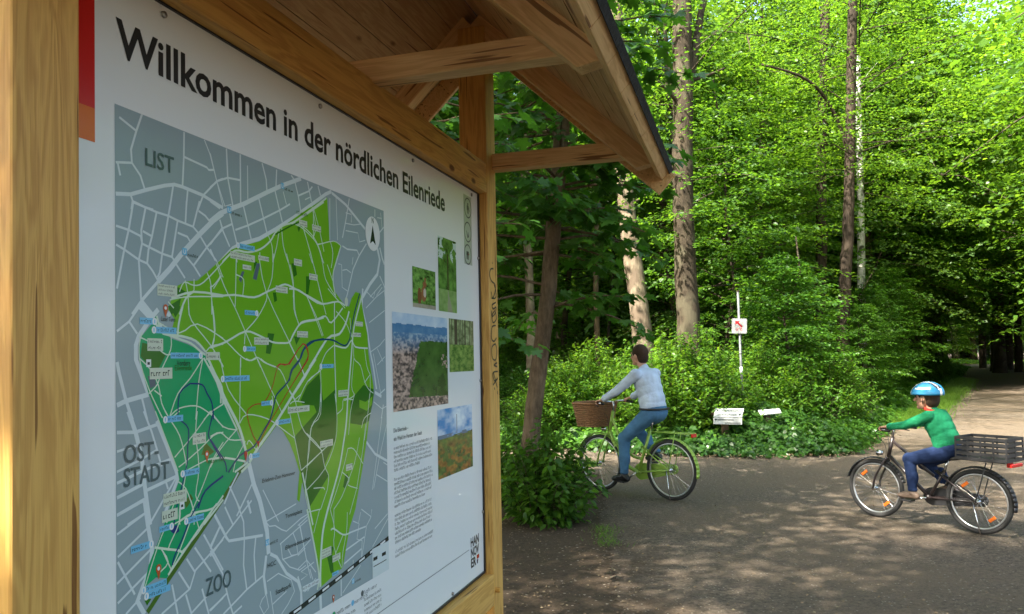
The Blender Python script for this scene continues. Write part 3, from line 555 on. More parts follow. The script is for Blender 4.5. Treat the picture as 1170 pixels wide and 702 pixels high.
# forest paths
PT_ = .0032; PB = .0055
PATHS = [
 ('b', [(430,560),(460,500),(520,520),(580,500),(700,375)], PT_), ('b', [(380,600),(520,560),(700,582)], PB), ('b', [(370,610),(480,590),(700,590)], PT_), ('b', [(430,700),(470,600),(520,555)], PB), ('b', [(465,490),(480,560),(490,702)], PT_), ('b', [(600,440),(625,520),(630,700)], PT_), ('b', [(520,480),(520,550)], PT_), ('b', [(660,370),(690,450),(700,470)], PT_), ('b', [(640,540),(690,460)], PT_), ('b', [(360,620),(395,660)], PT_),
 ('c', [(75,700),(150,630),(230,640),(310,620),(370,570),(400,520),(450,475),(510,455),(600,400),(700,330)], PB), ('c', [(350,520),(380,600),(385,702)], PT_), ('c', [(425,500),(410,600),(385,700)], PT_), ('c', [(440,490),(450,600),(480,702)], PT_), ('c', [(510,455),(570,480),(640,550),(680,640),(690,700)], PT_), ('c', [(570,480),(620,650),(630,702)], PT_), ('c', [(625,350),(650,480),(635,550)], PT_), ('c', [(660,590),(700,585)], PT_), ('c', [(160,660),(165,702)], PT_), ('c', [(260,600),(265,640)], PT_), ('c', [(305,640),(305,702)], PT_),
 ('d', [(0,245),(30,262),(150,255),(270,270),(350,235),(400,215),(460,190),(520,215),(600,260),(700,315)], PB), ('d', [(160,0),(155,260),(152,330)], PT_), ('d', [(35,60),(85,200),(150,330),(215,480),(310,700)], PT_), ('d', [(160,130),(205,160),(200,255)], PT_), ('d', [(60,120),(55,150),(15,200),(0,200)], PT_), ('d', [(0,205),(25,490),(10,580)], PT_), ('d', [(0,580),(95,545),(215,480),(300,505),(380,545),(440,552),(490,545),(510,500),(560,430),(650,410),(700,395)], PB), ('d', [(390,0),(380,150),(350,240),(345,290),(290,395),(215,480)], PT_), ('d', [(300,20),(345,240),(490,550),(560,702)], PT_), ('d', [(470,0),(510,190),(515,340),(545,430)], PT_), ('d', [(595,260),(650,400),(690,510)], PT_), ('d', [(640,80),(690,290)], PT_), ('d', [(680,0),(700,60)], PT_), ('d', [(610,0),(630,60)], PT_),
 ('d', [(0,470),(95,540),(180,625),(240,660),(290,640),(330,670),(400,700)], PT_), ('d', [(215,480),(210,560)], PT_), ('d', [(187,640),(187,702)], PT_), ('d', [(20,600),(80,700)], PT_), ('d', [(610,700),(700,560)], .007),
 ('e', [(0,245),(60,260),(130,320),(175,380),(205,480),(225,590),(290,700)], PT_), ('e', [(20,245),(150,150),(230,90)], PB), ('e', [(90,280),(145,480),(200,700)], PT_), ('e', [(150,160),(150,340)], PT_), ('e', [(150,150),(190,300),(215,420)], PT_), ('e', [(175,378),(275,355),(320,385)], PT_), ('e', [(320,385),(295,470),(270,570),(285,690)], PB), ('e', [(255,360),(270,430),(260,520)], PT_), ('e', [(235,500),(270,600)], PT_), ('e', [(5,500),(25,600),(25,702)], PT_),
 ('f', [(0,0),(60,10),(130,60),(200,95),(300,80),(345,105)], PB), ('f', [(30,0),(35,130),(60,225)], PT_), ('f', [(0,335),(60,225),(100,200),(170,190),(225,170),(260,210),(330,120)], PB), ('f', [(110,50),(175,190),(210,290)], PT_), ('f', [(185,0),(228,160)], PT_), ('f', [(240,0),(290,60),(345,120)], PT_), ('f', [(0,690),(100,540),(230,315),(310,280),(350,210),(370,140)], .0085), ('f', [(450,40),(400,240),(385,400),(360,702)], .0085), ('f', [(280,80),(280,350),(290,702)], .0055), ('f', [(290,140),(350,210),(385,300)], PT_), ('f', [(280,350),(350,365),(385,320),(410,360),(485,368)], PB), ('f', [(275,350),(225,400),(190,490),(180,515)], PT_), ('f', [(120,570),(180,515),(195,530),(195,700)], PT_), ('f', [(0,335),(95,530)], PT_), ('f', [(400,340),(400,430),(440,475),(465,570),(490,620),(520,645)], PT_), ('f', [(465,370),(480,480),(500,530)], PT_), ('f', [(465,580),(500,530)], PT_), ('f', [(400,430),(385,600),(400,660),(340,690)], PT_), ('f', [(375,180),(385,300)], PT_), ('f', [(500,530),(500,640),(490,702)], PT_), ('f', [(0,630),(40,700)], PT_), ('f', [(30,690),(75,650)], PT_),
 ('g', [(290,60),(320,150),(420,200),(500,230),(560,280),(590,300)], .006), ('g', [(280,100),(330,170),(440,185),(530,215),(590,280)], .006), ('g', [(300,100),(430,165),(540,110),(700,200)], PT_), ('g', [(485,0),(505,90),(625,245),(700,370)], PT_), ('g', [(635,0),(650,150),(630,245)], PT_), ('g', [(590,285),(630,245),(700,235)], PT_), ('g', [(450,0),(425,110),(418,195)], .006), ('g', [(180,190),(235,215),(290,255),(350,300),(410,290),(560,300)], PT_), ('g', [(378,190),(375,270),(320,390),(295,480),(240,540)], PT_), ('g', [(180,320),(250,390),(300,490),(320,600),(360,680)], PT_), ('g', [(275,520),(320,555)], PT_), ('g', [(575,320),(500,440),(420,540),(370,680)], PT_), ('g', [(575,320),(550,460),(530,700)], PT_), ('g', [(200,160),(180,250),(190,360),(240,510),(300,640),(325,690)], PT_),
 ('g', [(370,680),(430,630),(530,615),(600,650),(660,700)], PT_), ('g', [(580,700),(630,650),(700,605)], PT_), ('g', [(600,310),(650,420),(690,500),(700,600)], .008), ('g', [(580,320),(640,430),(680,520),(685,600)], .006),
 ('h', [(340,0),(370,50),(430,150),(465,290),(470,380),(430,600),(432,700)], PT_), ('h', [(400,285),(520,140),(620,0)], PT_), ('h', [(370,50),(430,0)], PT_), ('h', [(540,0),(530,140),(550,350),(530,520),(560,560)], PT_), ('h', [(425,345),(470,310),(560,230),(640,150),(700,130)], PT_), ('h', [(450,380),(560,320),(620,295),(700,290)], PT_), ('h', [(700,190),(640,290),(570,470),(500,630)], PT_), ('h', [(415,430),(470,480),(515,610),(520,700)], PT_), ('h', [(280,0),(420,370)], PT_), ('h', [(400,560),(350,690)], PT_), ('h', [(430,680),(510,630),(635,600),(700,520)], PB), ('h', [(700,545),(580,700)], .006), ('h', [(620,0),(700,100)], PT_),
 ('i', [(350,150),(300,270),(215,540)], PT_), ('i', [(275,290),(350,300),(430,310),(450,330)], PB), ('i', [(432,0),(430,130),(370,270),(360,310)], PT_), ('i', [(500,0),(555,190)], PT_), ('i', [(515,80),(430,310),(370,440)], PT_), ('i', [(390,150),(500,90),(630,50)], PT_), ('i', [(640,50),(545,200),(440,320)], PT_), ('i', [(320,300),(380,430)], PT_), ('i', [(310,290),(360,380),(300,450)], PT_), ('i', [(660,20),(540,190),(360,460)], .006),
 ('j', [(0,330),(90,270),(100,250)], PT_), ('j', [(0,330),(80,420),(160,440)], PT_), ('j', [(60,0),(110,190),(220,340)], PT_), ('j', [(185,0),(180,400)], PT_), ('j', [(180,400),(225,345),(350,370),(440,430)], PT_), ('j', [(290,0),(360,160),(440,330)], PT_), ('j', [(220,0),(250,12),(280,0)], PT_), ('j', [(310,0),(350,30),(430,70),(480,180),(520,250),(540,340),(580,450),(690,570)], PT_), ('j', [(0,480),(60,455),(120,500),(200,500)], PT_), ('j', [(160,440),(60,560),(0,670)], PT_), ('j', [(215,510),(160,620),(140,700)], PT_), ('j', [(0,620),(90,612),(220,635)], PB), ('j', [(150,700),(230,640)], .006), ('j', [(190,700),(240,650)], .008),
 ('j', [(40,150),(80,260),(165,440)], .006), ('j', [(0,40),(60,180),(100,270),(180,430),(225,600)], .010), ('j', [(240,640),(300,540),(400,400),(560,140),(650,0)], .010), ('j', [(480,290),(520,490),(560,690)], PT_), ('j', [(405,405),(520,490)], PT_), ('j', [(490,280),(520,262),(580,270)], PT_), ('j', [(540,262),(600,140),(665,85),(690,60)], PT_), ('j', [(680,90),(680,340),(620,430),(595,690)], PT_), ('j', [(560,690),(700,560)], PT_), ('j', [(540,0),(580,110)], PT_), ('j', [(225,530),(240,505),(280,560)], PT_), ('j', [(380,230),(385,280),(370,380)], PT_),
 ('l', [(205,0),(220,150),(210,340),(130,550),(0,702)], PT_), ('l', [(220,150),(260,110),(270,40),(340,45)], PT_), ('l', [(350,0),(320,130),(305,300)], PT_), ('l', [(300,0),(290,200),(270,350),(240,530),(195,700)], .009), ('l', [(300,400),(270,530),(220,700)], PT_), ('l', [(300,400),(345,405),(410,510)], PT_), ('l', [(0,290),(100,400),(130,530),(160,600),(150,700)], PT_), ('l', [(100,0),(90,140),(35,240),(20,400),(0,540)], PT_), ('l', [(0,530),(120,410),(180,360)], PT_), ('l', [(385,320),(350,500),(300,640)], PT_), ('l', [(400,250),(420,180),(470,140)], PT_), ('l', [(430,220),(410,400),(365,690)], PT_), ('l', [(255,570),(310,620),(300,665),(370,690)], PT_), ('l', [(460,0),(440,200),(420,340)], PT_), ('l', [(50,690),(120,685),(130,702)], PT_),
 ('m', [(200,0),(165,160),(150,400),(150,520)], .011), ('m', [(65,20),(150,0)], PT_), ('m', [(145,0),(105,160)], PT_), ('m', [(215,0),(245,130),(240,250),(290,390)], PT_), ('m', [(220,140),(240,130),(300,170),(345,160)], PB), ('m', [(300,175),(250,300)], PT_), ('m', [(330,20),(325,150),(300,290),(295,390)], PT_), ('m', [(240,0),(240,130)], PT_), ('m', [(60,0),(110,250),(140,440),(130,540)], .008),
]
PATHS += [('p', q_, w_) for q_, w_ in (([(380.6,559.7),(374.2,582)], .011), ([(384.5,559.7),(376.8,582)], PT_), ([(373.5,559.7),(366,582)], PT_), ([(407,559),(399,588)], PT_), ([(397,550),(390,568),(381,582)], PT_), ([(350.5,534),(348,560),(352,582)], PT_), ([(345,540),(357,600)], .008))]
for q_, w_ in (([(284,530),(290,555),(296.5,572)], .018), ([(272,540),(264,556),(255.9,576)], N_), ([(262,556),(274,582)], N_), ([(290,548),(270,590)], N_), ([(300,560),(318,596)], T_)): road('p', q_, w_, .001)
for r_, pts, wd in PATHS: road(r_, pts, wd, .0013, PATHC, sm=True)
for r_, pts, wd, m_ in (('d', [(520,702),(560,640),(580,590),(640,540),(700,525)], .006, RIVER), ('f', [(0,570),(20,500),(60,450),(85,380),(130,330),(200,315),(270,318),(340,352),(370,320),(380,270),(400,160),(435,30)], .007, RIVER),
    ('j', [(555,0),(500,70),(480,140),(410,220),(395,270),(370,370),(330,440),(270,540),(180,600),(110,702)], .007, RIVER), ('c', [(400,530),(500,475),(560,450)], .006, DKG),
    ('g', [(500,475),(430,540),(420,700)], .006, NAVY), ('g', [(500,478),(570,485),(600,540),(630,600),(640,700)], .007, NAVY), ('h', [(640,0),(610,130),(620,180),(690,300)], .006, NAVY), ('h', [(700,400),(590,490),(545,600)], .009, NAVY), ('h', [(440,60),(485,110),(480,230),(475,330),(435,500),(410,600),(395,700)], .006, NAVY),
    ('i', [(560,0),(500,100),(450,230),(400,340),(385,400)], .007, NAVY), ('j', [(0,500),(40,560),(90,640),(100,700)], .007, NAVY),
    ('d', [(405,702),(430,680),(480,680),(570,555),(605,620),(570,702)], .0035, RED), ('f', [(0,470),(85,340),(118,420),(90,480),(0,620)], .0035, RED), ('j', [(505,0),(480,35),(430,35),(405,80),(380,180),(330,270),(270,285),(225,345),(290,520),(350,420),(480,200),(600,0)], .0035, RED)):
    road(r_, pts, wd*(.62 if m_ == NAVY else .85), .0015, m_, sm=True)
# railway
rw = zp('p', [(330,702),(345,691),(400,655),(443.6,615)]); rw = [clampm(p) for p in zp('m', [(-60,712),(0,672),(300,440),(610,190)])]
mp.line(rw, .013, .0017, INK)
L_ = sum(hypot(rw[i+1][0]-rw[i][0], rw[i+1][1]-rw[i][1]) for i in range(len(rw)-1)); 
def along(d_):
    for i in range(len(rw)-1):
        l = hypot(rw[i+1][0]-rw[i][0], rw[i+1][1]-rw[i][1])
        if d_ <= l or i == len(rw)-2: f_ = d_/l; return (rw[i][0]+(rw[i+1][0]-rw[i][0])*f_, rw[i][1]+(rw[i+1][1]-rw[i][1])*f_)
        d_ -= l
q = .02
while q+.03 < L_: mp.line([along(q), along(q+.032)], .006, .0019, WHITE); q += .065
# scale block, labels
mp.rect(2.006, 1.014, MS1, 1.098, .0019, ROAD)
for a_ in (2.012, 2.066): mp.rect(a_, 1.062, a_+.026, 1.072, .0021, INK)
mp.rect(2.012, 1.045, 2.095, 1.0475, .0021, INK)
rl = random.Random(9)
def ticks(x0, z0, w_, hgt, h, m, fl=None, dens=.55):
    """small print too fine to read: word-shaped runs of strokes"""
    fl = fl or mp; x = x0; fl.k += 1; fl.hold = True
    while x < x0+w_-hgt*.3:
        wl = rl.randint(2, 9)
        for k in range(wl):
            if x > x0+w_-hgt*.2: break
            up_ = hgt if rl.random() < .3 else hgt*.68
            fl.rect(x, z0, x+hgt*.16, z0+up_, h, m)
            if rl.random() < .7: fl.rect(x, z0+up_-hgt*.2, x+hgt*.45, z0+up_, h, m)
            if rl.random() < .5: fl.rect(x, z0, x+hgt*.42, z0+hgt*.16, h, m)
            x += hgt*.62
        x += hgt*.45
    fl.hold = False
LW = dict(a=.7, b=.72, c=1.0, d=.75, e=1.1, f=1.15, g=.68, h=.62, i=.62, j=1.15, k=.8, l=.7, m=.78)
def label(r, x, y, w_, hgt, m, ink, lines=1, pin=0):
    w_ *= LW[r]; hgt *= .46 if lines == 1 else .50
    cx, cz = zp(r, [(x, y)])[0]; x0 = cx-w_/2; z0_ = cz-hgt/2
    mp.rect(x0, z0_, x0+w_, z0_+hgt, .0021, m); lh = hgt/lines
    for k in range(lines): ticks(x0+.003, z0_+hgt-(k+1)*lh+lh*.28, w_*rl.uniform(.75, .95), lh*.5, .0023, ink)
    if pin: px_ = x0-.004 if pin < 0 else x0+w_+.004; mp.disc(px_, cz, .0058, .0023, WHITE, 18, .0068); mp.rect(px_-.0012, cz-.0035, px_+.0012, cz+.0035, .0025, BLUE)
for a_ in (('b',355,552,.072,.044,LABEL,INK,3), ('c',200,668,.085,.03,LABEL,INK,2), ('c',328,678,.04,.022,LABEL,INK,1), ('d',225,85,.04,.022,LABEL,INK,1), ('c',572,462,.036,.03,LABEL,INK,2), ('c',655,492,.042,.03,LABEL,INK,2), ('d',540,55,.046,.032,LABEL,INK,2), ('d',635,145,.052,.03,LABEL,INK,2),
           ('d',440,222,.064,.03,LABEL,INK,2), ('d',315,540,.072,.032,LABEL,INK,2), ('d',568,498,.064,.03,LABEL,INK,2), ('f',432,218,.036,.026,LABEL,INK,2), ('f',418,285,.040,.024,LABEL,INK,1), ('f',336,645,.05,.034,LABEL,INK,2),
           ('g',280,238,.058,.046,LABEL,INK,2), ('g',316,415,.085,.045,LABEL,INK,1), ('g',635,308,.062,.035,LABEL,INK,1), ('h',552,168,.062,.042,LABEL,INK,2), ('h',403,535,.10,.048,LABEL,INK,2), ('h',370,642,.066,.046,LABEL,INK,1), ('d',20,635,.05,.03,LABEL,INK,1),
           ('j',545,312,.082,.032,LABEL,INK,1), ('l',145,362,.09,.034,LABEL,INK,2), ('l',310,535,.05,.034,LABEL,INK,2), ('m',190,290,.062,.046,LABEL,INK,3), ('m',257,322,.052,.034,LABEL,INK,2), ('m',88,505,.098,.026,ROAD,INK,1),
           ('c',225,610,.055,.024,BLUE,INK,1,-1), ('g',225,92,.048,.026,BLUE,INK,1,1), ('g',347,150,.080,.026,BLUE,INK,1,-1), ('g',465,305,.118,.024,BLUE,INK,1,1), ('d',245,365,.052,.022,BLUE,INK,1,1), ('d',248,588,.046,.022,BLUE,INK,1,-1), ('f',237,478,.052,.022,BLUE,INK,1,-1),
           ('h',402,46,.070,.026,BLUE,INK,1,-1), ('h',505,375,.070,.026,BLUE,INK,1,-1), ('h',530,662,.075,.026,BLUE,INK,1,-1), ('i',338,172,.045,.024,BLUE,INK,1,1), ('i',188,290,.072,.028,BLUE,INK,1,1), ('i',285,525,.085,.026,BLUE,INK,1,-1), ('i',305,560,.090,.026,BLUE,INK,1,-1),
           ('j',163,122,.075,.026,BLUE,INK,1,-1), ('j',342,275,.030,.022,BLUE,INK,1,1), ('j',455,388,.044,.024,BLUE,INK,1,-1), ('j',278,597,.024,.022,BLUE,INK,1,-1), ('m',250,428,.042,.020,BLUE,INK,1)):
    label(*a_)
for r_, x, y in (('g',238,352), ('h',445,582)):
    cx, cz = zp(r_, [(x, y)])[0]; mp.rect(cx-.006, cz-.007, cx+.006, cz+.007, .0021, WHITE); mp.rect(cx-.003, cz-.003, cx+.003, cz+.002, .0023, INK)
def pin(r, x, y, k=1.0, m=ORANGE, dot=True):
    k *= .58; cx, cz = zp(r, [(x, y)])[0]; mp.disc(cx, cz, .0105*k, .0025, m, 20, .0125*k); mp.poly([(cx-.0085*k, cz-.006*k), (cx, cz-.032*k), (cx+.0085*k, cz-.006*k)], .0025, m)
    if dot: mp.disc(cx, cz, .0055*k, .0027, WHITE, 14)
pin('b', 343, 660); pin('h', 598, 265); pin('i', 300, 420, 1.1); pin('m', 237, 588, .9); pin('j', 217, 590, .9, RED, False); pin('j', 295, 520, .6, RED, False)
cx, cz = zp('f', [(352, 82)])[0]; mp.disc(cx, cz, .009, .0025, LABEL, 16, .013)
for r_, x, y in (('b',460,312), ('c',115,378), ('c',443,230), ('k',350,258), ('m',368,480)):
    cx, cz = zp(r_, [(x, y)])[0]; mp.rect(cx-.0065, cz-.0068, cx+.0065, cz+.0068, .0021, BLUE); mp.line([(cx-.003, cz+.004), (cx-.003, cz-.0025), (cx, cz-.004), (cx+.003, cz-.0025), (cx+.003, cz+.004)], .0018, .0023, WHITE)
    ticks(cx+.009, cz-.008, .034, .006, .0021, INK)
# north arrow in an ellipse
(ax, az), (bx_, bz) = zp('e', [(515, 205), (515, 415)]); cx, cz = (ax+bx_)/2, (az+bz)/2; rr_ = abs(az-bz)/2
mp.disc(cx, cz, rr_*.90, .0023, WHITE, 40, rr_)
mp.poly([(cx, cz+rr_*.50), (cx-rr_*.36, cz-rr_*.62), (cx, cz-rr_*.44)], .0025, INK); mp.poly([(cx, cz+rr_*.50), (cx, cz-rr_*.44), (cx+rr_*.36, cz-rr_*.62)], .0025, INK)
text_mesh('', 'N', cx-.006, cz+rr_*.62, .012, .016, .0025, None, None, .02, mp, mi=INK)
for a_ in (('LIST', 'a', 218, 425, 'a', 395, 468, .031, LETTER), ('OST-', 'h', 85, 325, 'h', 300, 262, .031, LETTER), ('STADT', 'h', 85, 470, 'h', 365, 410, .031, LETTER), ('ZOO', 'p', 234.5, 682, 'p', 263.5, 668, .034, LETTER)):
    x0, z0_ = zp(a_[1], [(a_[2], a_[3])])[0]; x1, z1_ = zp(a_[4], [(a_[5], a_[6])])[0]
    text_mesh('', a_[0], x0, z0_, x1-x0, a_[7], .0023, None, None, .012, mp, mi=a_[8])
for t_, r_, x, y, w_, hh, it in (('Erlebnis-Zoo Hannover', 'p', 299, 552, .13, .014, .12), ('Tennisplatz', 'k', 460, 112, .072, .015, .1), ('Eilenriedestadion', 'k', 462, 305, .105, .015, .1), ('HCC', 'k', 352, 418, .032, .016, 0), ('Stadtpark', 'k', 402, 582, .062, .017, 0),
                                 ('Vordere', 'g', 412, 368, .06, .017, 0), ('Eilenriede', 'g', 400, 398, .075, .017, 0), ('Lister Turm', 'g', 315, 92, .06, .014, 0)):
    x0, z0_ = zp(r_, [(x, y)])[0]; text_mesh('', t_, x0, z0_, w_*(1 if r_ in 'pk' else .62), hh*.62, .0023, None, None, .0, mp, slant=it, mi=INK if 'E' != t_[0] or r_ != 'g' else DKG)
for r_, x, y, w_ in (('l', 85, 250, .05), ('l', 360, 160, .045), ('h', 605, 325, .05), ('c', 530, 402, .05)):
    x0, z0_ = zp(r_, [(x, y)])[0]; ticks(x0, z0_, w_, .008, .0023, DKG)
mp.build('map', MM, panel)
# legend under the map, body text, line, logo, pictograms
M['grey_print'] = mat('grey_print', (.10, .12, .12), .3)
lg = Flat()
x0, z0_ = BP(*(ZR['m'][0]+ZR['m'][2]**-1*485, ZR['m'][1]+565/ZR['m'][2]), PT)
for (lx, lz, n_, dot) in ((1.575, .965, 6, 2), (1.69, .975, 6, 2), (1.80, .975, 5, 2), (1.90, .975, 1, 1), (1.955, .985, 5, 0)):
    lg.disc(lx-.010, lz+.006, .008, .0008, dot, 12)
    ticks(lx, lz, .075, .010, .0008, 0, lg)
    for k in range(n_-1): ticks(lx-.0, lz-.020-k*.0145, .105 if n_ > 1 else .04, .0085, .0008, 0, lg)
lg.build('map_legend', [M['grey_print'], MM[BLUE], MM[TEAL]], panel)
tx = Flat()
text_mesh('', 'Die Eilenriede –', 2.158, 1.4157, .108, .0125, .0008, None, None, .018, tx); text_mesh('', 'ein Wald im Herzen der Stadt', 2.158, 1.390, .215, .0125, .0008, None, None, .018, tx)
zz = 1.364
for n_ in (6, 7, 7, 2):
    for k in range(n_):
        ticks(2.158, zz, .300*(rl.uniform(.5, .8) if k == n_-1 and n_ != 2 else rl.uniform(.93, 1.0)), .0088, .0008, 0, tx); zz -= .0136
    zz -= .0142
tx.build('body_text', [M['grey_print']], panel)
ln = Flat(); p0 = BP(460, 683.4, PT); p1 = BP(535.7, 627.3, PT); ln.rect(1.5, (p0[1]+p1[1])/2-.0012, p1[0], (p0[1]+p1[1])/2+.0012, .0008, 0); ln.build('divider_line', [M['grey_print']], panel)
lo = Flat(); (la, lb) = BP(537.6, 612, PT), BP(546.5, 650, PT)
ls, le, zt = la[0], BP(547.5, 640, PT)[0], BP(542, 612, PT)[1]; hh = .040; lw = le-ls
for k, t_ in enumerate(('HAN', 'NOV')): text_mesh('', t_, ls, zt-(k+1)*hh+.004, lw, hh-.007, .0008, None, None, .035, lo)
text_mesh('', 'ER', ls, zt-3*hh+.004, lw*.62, hh-.007, .0008, None, None, .035, lo)
lo.rect(ls+lw*.70, zt-2.45*hh, le, zt-2*hh-.002, .0008, 1); lo.poly([(ls+lw*.70, zt-2.5*hh), (ls+lw*.9, zt-2.5*hh), (ls+lw*.82, zt-3*hh+.004), (ls+lw*.70, zt-3*hh+.004)], .0008, 2)
lo.build('city_logo', [M['black_print'], MM[RED], MM[NAVY]], panel)
pc = Flat(); a0 = BP(529.2, 222, PT); a1 = BP(539.5, 304, PT); pc.rect(a0[0], a1[1], a1[0], BP(534, 224, PT)[1], .0006, 0)
for k, yy in enumerate((238, 265.5, 291)):
    cx, cz = BP(534.4, yy, PT); r = (BP(534.4, yy-12, PT)[1]-BP(534.4, yy+12, PT)[1])/2
    r = min(r, (a1[0]-a0[0])*.46); pc.disc(cx, cz, r, .0008, 1, 32); pc.disc(cx, cz, r*.87, .0010, 0, 32)
    if k == 0: pc.disc(cx, cz+r*.35, r*.16, .0012, 1, 12); pc.rect(cx-r*.28, cz-r*.2, cx+r*.22, cz+r*.22, .0012, 1); pc.line([(cx+r*.2, cz+r*.1), (cx+r*.5, cz-r*.3)], r*.1, .0012, 1); pc.rect(cx-r*.2, cz-r*.55, cx-r*.05, cz-r*.2, .0012, 1); pc.rect(cx+r*.05, cz-r*.55, cx+r*.2, cz-r*.2, .0012, 1)
    if k == 1: pc.poly([(cx-r*.15, cz-r*.6), (cx+r*.3, cz-r*.45), (cx+r*.1, cz), (cx+r*.02, cz+r*.05)], .0012, 1); pc.line([(cx-r*.4, cz+r*.1), (cx-r*.1, cz-r*.5)], r*.1, .0012, 1)
    if k == 2: pc.rect(cx-r*.35, cz-r*.1, cx+r*.3, cz+r*.3, .0012, 1); pc.rect(cx-r*.3, cz-r*.5, cx-r*.08, cz-r*.1, .0012, 1); pc.rect(cx+r*.02, cz-r*.5, cx+r*.24, cz-r*.1, .0012, 1); pc.disc(cx+r*.3, cz+r*.05, r*.08, .0014, 2, 8)
pc.build('pictograms', [mat('picto_bg', (.46, .52, .44), .12), M['black_print'], MM[RED]], panel)

# the five printed photographs
def vnoise(h, w_, sc, seed, oct_=4):
    rg = np.random.default_rng(seed); out = np.zeros((h, w_)); amp = 1; tot = 0
    for o_ in range(oct_):
        s_ = max(1, sc/2**o_); gh, gw = int(h/s_)+3, int(w_/s_)+3; g = rg.random((gh, gw))
        yy, xx = np.mgrid[0:h, 0:w_]/s_; yi, xi = yy.astype(int), xx.astype(int); fy, fx = yy-yi, xx-xi
        fy = fy*fy*(3-2*fy); fx = fx*fx*(3-2*fx)
        out += amp*((g[yi, xi]*(1-fx)+g[yi, xi+1]*fx)*(1-fy)+(g[yi+1, xi]*(1-fx)+g[yi+1, xi+1]*fx)*fy); tot += amp; amp *= .6
    return out/tot
def lerp3(a, b_, t): return np.array(a)*(1-t[..., None])+np.array(b_)*t[..., None]
mp_, tp_, pp_ = new_mat('printed_photo'); an = tp_.nodes.new('ShaderNodeAttribute'); an.attribute_name = 'print'; tp_.links.new(an.outputs['Color'], pp_.inputs['Base Color']); pp_.inputs['Roughness'].default_value = .24
def photo(name, x0, z0_, x1, z1_, img, label=None):
    h, w_ = img.shape[:2]; xs = np.linspace(x0, x1, w_+1); zs = np.linspace(z1_, z0_, h+1)
    vs = [tuple(wpt(x, z, PT+.0008)) for z in zs for x in xs]; fs = [(r*(w_+1)+c, (r+1)*(w_+1)+c, (r+1)*(w_+1)+c+1, r*(w_+1)+c+1) for r in range(h) for c in range(w_)]
    me = bpy.data.meshes.new(name); me.from_pydata(vs, [], fs); me.materials.append(mp_)
    ca = me.color_attributes.new('print', 'FLOAT_COLOR', 'CORNER'); cols = np.ones((h*w_, 4, 4), np.float32); cols[:, :, :3] = np.clip(img, 0, 1).reshape(-1, 1, 3)
    ca.data.foreach_set('color', cols.ravel()); o = link_mesh(name, me, panel)
    if label: o['label'] = label
    return o
def pr(x0, y0, x1, y1): a = BP(x0, y0, PT); b_ = BP(x1, y1, PT); return a[0], b_[1], b_[0], a[1]
# squirrel among green shoots
h, w_ = 60, 44; nz = vnoise(h, w_, 5, 1); st = vnoise(h*1, w_, 9, 2); img = lerp3((.02, .07, .01), (.22, .45, .09), np.clip(nz*1.9-.45, 0, 1))
yy, xx = np.mgrid[0:h, 0:w_]; body = ((xx-20)/5.)**2+((yy-38)/12.)**2 < 1; head = ((xx-22)/4.)**2+((yy-23)/4.5)**2 < 1; ear = ((xx-23)/1.2)**2+((yy-16)/4.)**2 < 1; tail = (((xx-12)/3.5)**2+((yy-42)/13.)**2 < 1)
img[tail] = (.20, .07, .03); img[body] = (.30, .12, .05); img[head | ear] = (.28, .10, .045); img[((xx-22)/2.5)**2+((yy-36)/7.)**2 < 1] = (.6, .52, .42); img[yy > 53] = lerp3((.25, .22, .15), (.5, .47, .36), nz)[yy > 53]
x0, z0_, x1, z1_ = pr(470.8, 304, 497.8, 354.5); photo('photo_print', x0, z0_, x1, z1_, img, 'photo of a red squirrel among green leaves')
# tree by a forest path
h, w_ = 90, 40; nz = vnoise(h, w_, 9, 3); yy, xx = np.mgrid[0:h, 0:w_]; img = lerp3((.015, .06, .01), (.16, .36, .06), np.clip(nz*1.8-.4, 0, 1))
skyp = (vnoise(h, w_, 7, 5) > .5) & (yy < 30) & (abs(xx-20) > 9+4*np.sin(yy/4.)); img[skyp] = (.55, .68, .62); img[(abs(xx-20) < 1.6) & (yy > 18) & (yy < 66)] = (.05, .04, .02)
lawn = yy > 62; img[lawn] = lerp3((.12, .25, .05), (.35, .5, .18), vnoise(h, w_, 6, 8))[lawn]; pth = lawn & (abs(xx-20-(yy-62)*.15) < (yy-62)*.22); img[pth] = (.32, .33, .2)
x0, z0_, x1, z1_ = pr(499.8, 269, 522, 358.3); photo('photo_print', x0, z0_, x1, z1_, img, 'photo of a tall tree beside a forest path')
# aerial of the wood in the city
h, w_ = 120, 96; yy, xx = np.mgrid[0:h, 0:w_]; fx, fy = xx/w_, yy/h; n1 = vnoise(h, w_, 3, 11, 2); n2 = vnoise(h, w_, 12, 12)
img = lerp3((.07, .055, .05), (.58, .42, .34), np.clip((n1-.3)*2.2, 0, 1)); far = lerp3((.10, .22, .38), (.35, .48, .58), np.clip((n1-.35)*2.4, 0, 1)); k_ = np.clip((.42-fy)/.2, 0, 1)[..., None]; img = img*(1-k_)+far*k_
skm = fy < .10+.02*n2; img[fy < .2] = (lerp3((.04, .15, .34), (.14, .30, .48), n2))[fy < .2]; img[skm] = lerp3((.35, .52, .72), (.72, .80, .85), n2)[skm]
lft = .44-.24*(fy-.3)/.65; wood_m = (fy > .26+.03*n2) & (fy < .86+.04*fx) & (fx > lft+.03*n1) & ~((fx > .86) & (fy < .58) & (fy > .42) & (n1 > .5))
img[wood_m] = lerp3((.012, .055, .008), (.07, .165, .028), np.clip(n2*1.6-.3+.3*(1-abs(fx-.6)*2)*.6, 0, 1))[wood_m]
x0, z0_, x1, z1_ = BP(448.2, 400, PT)[0], (BP(449.9, 471, PT)[1]+BP(511, 461.5, PT)[1])/2, BP(511, 400, PT)[0], BP(448.2, 356.2, PT)[1]
photo('photo_print', x0, z0_, x1, z1_, img, 'aerial photo of the wood surrounded by the city')
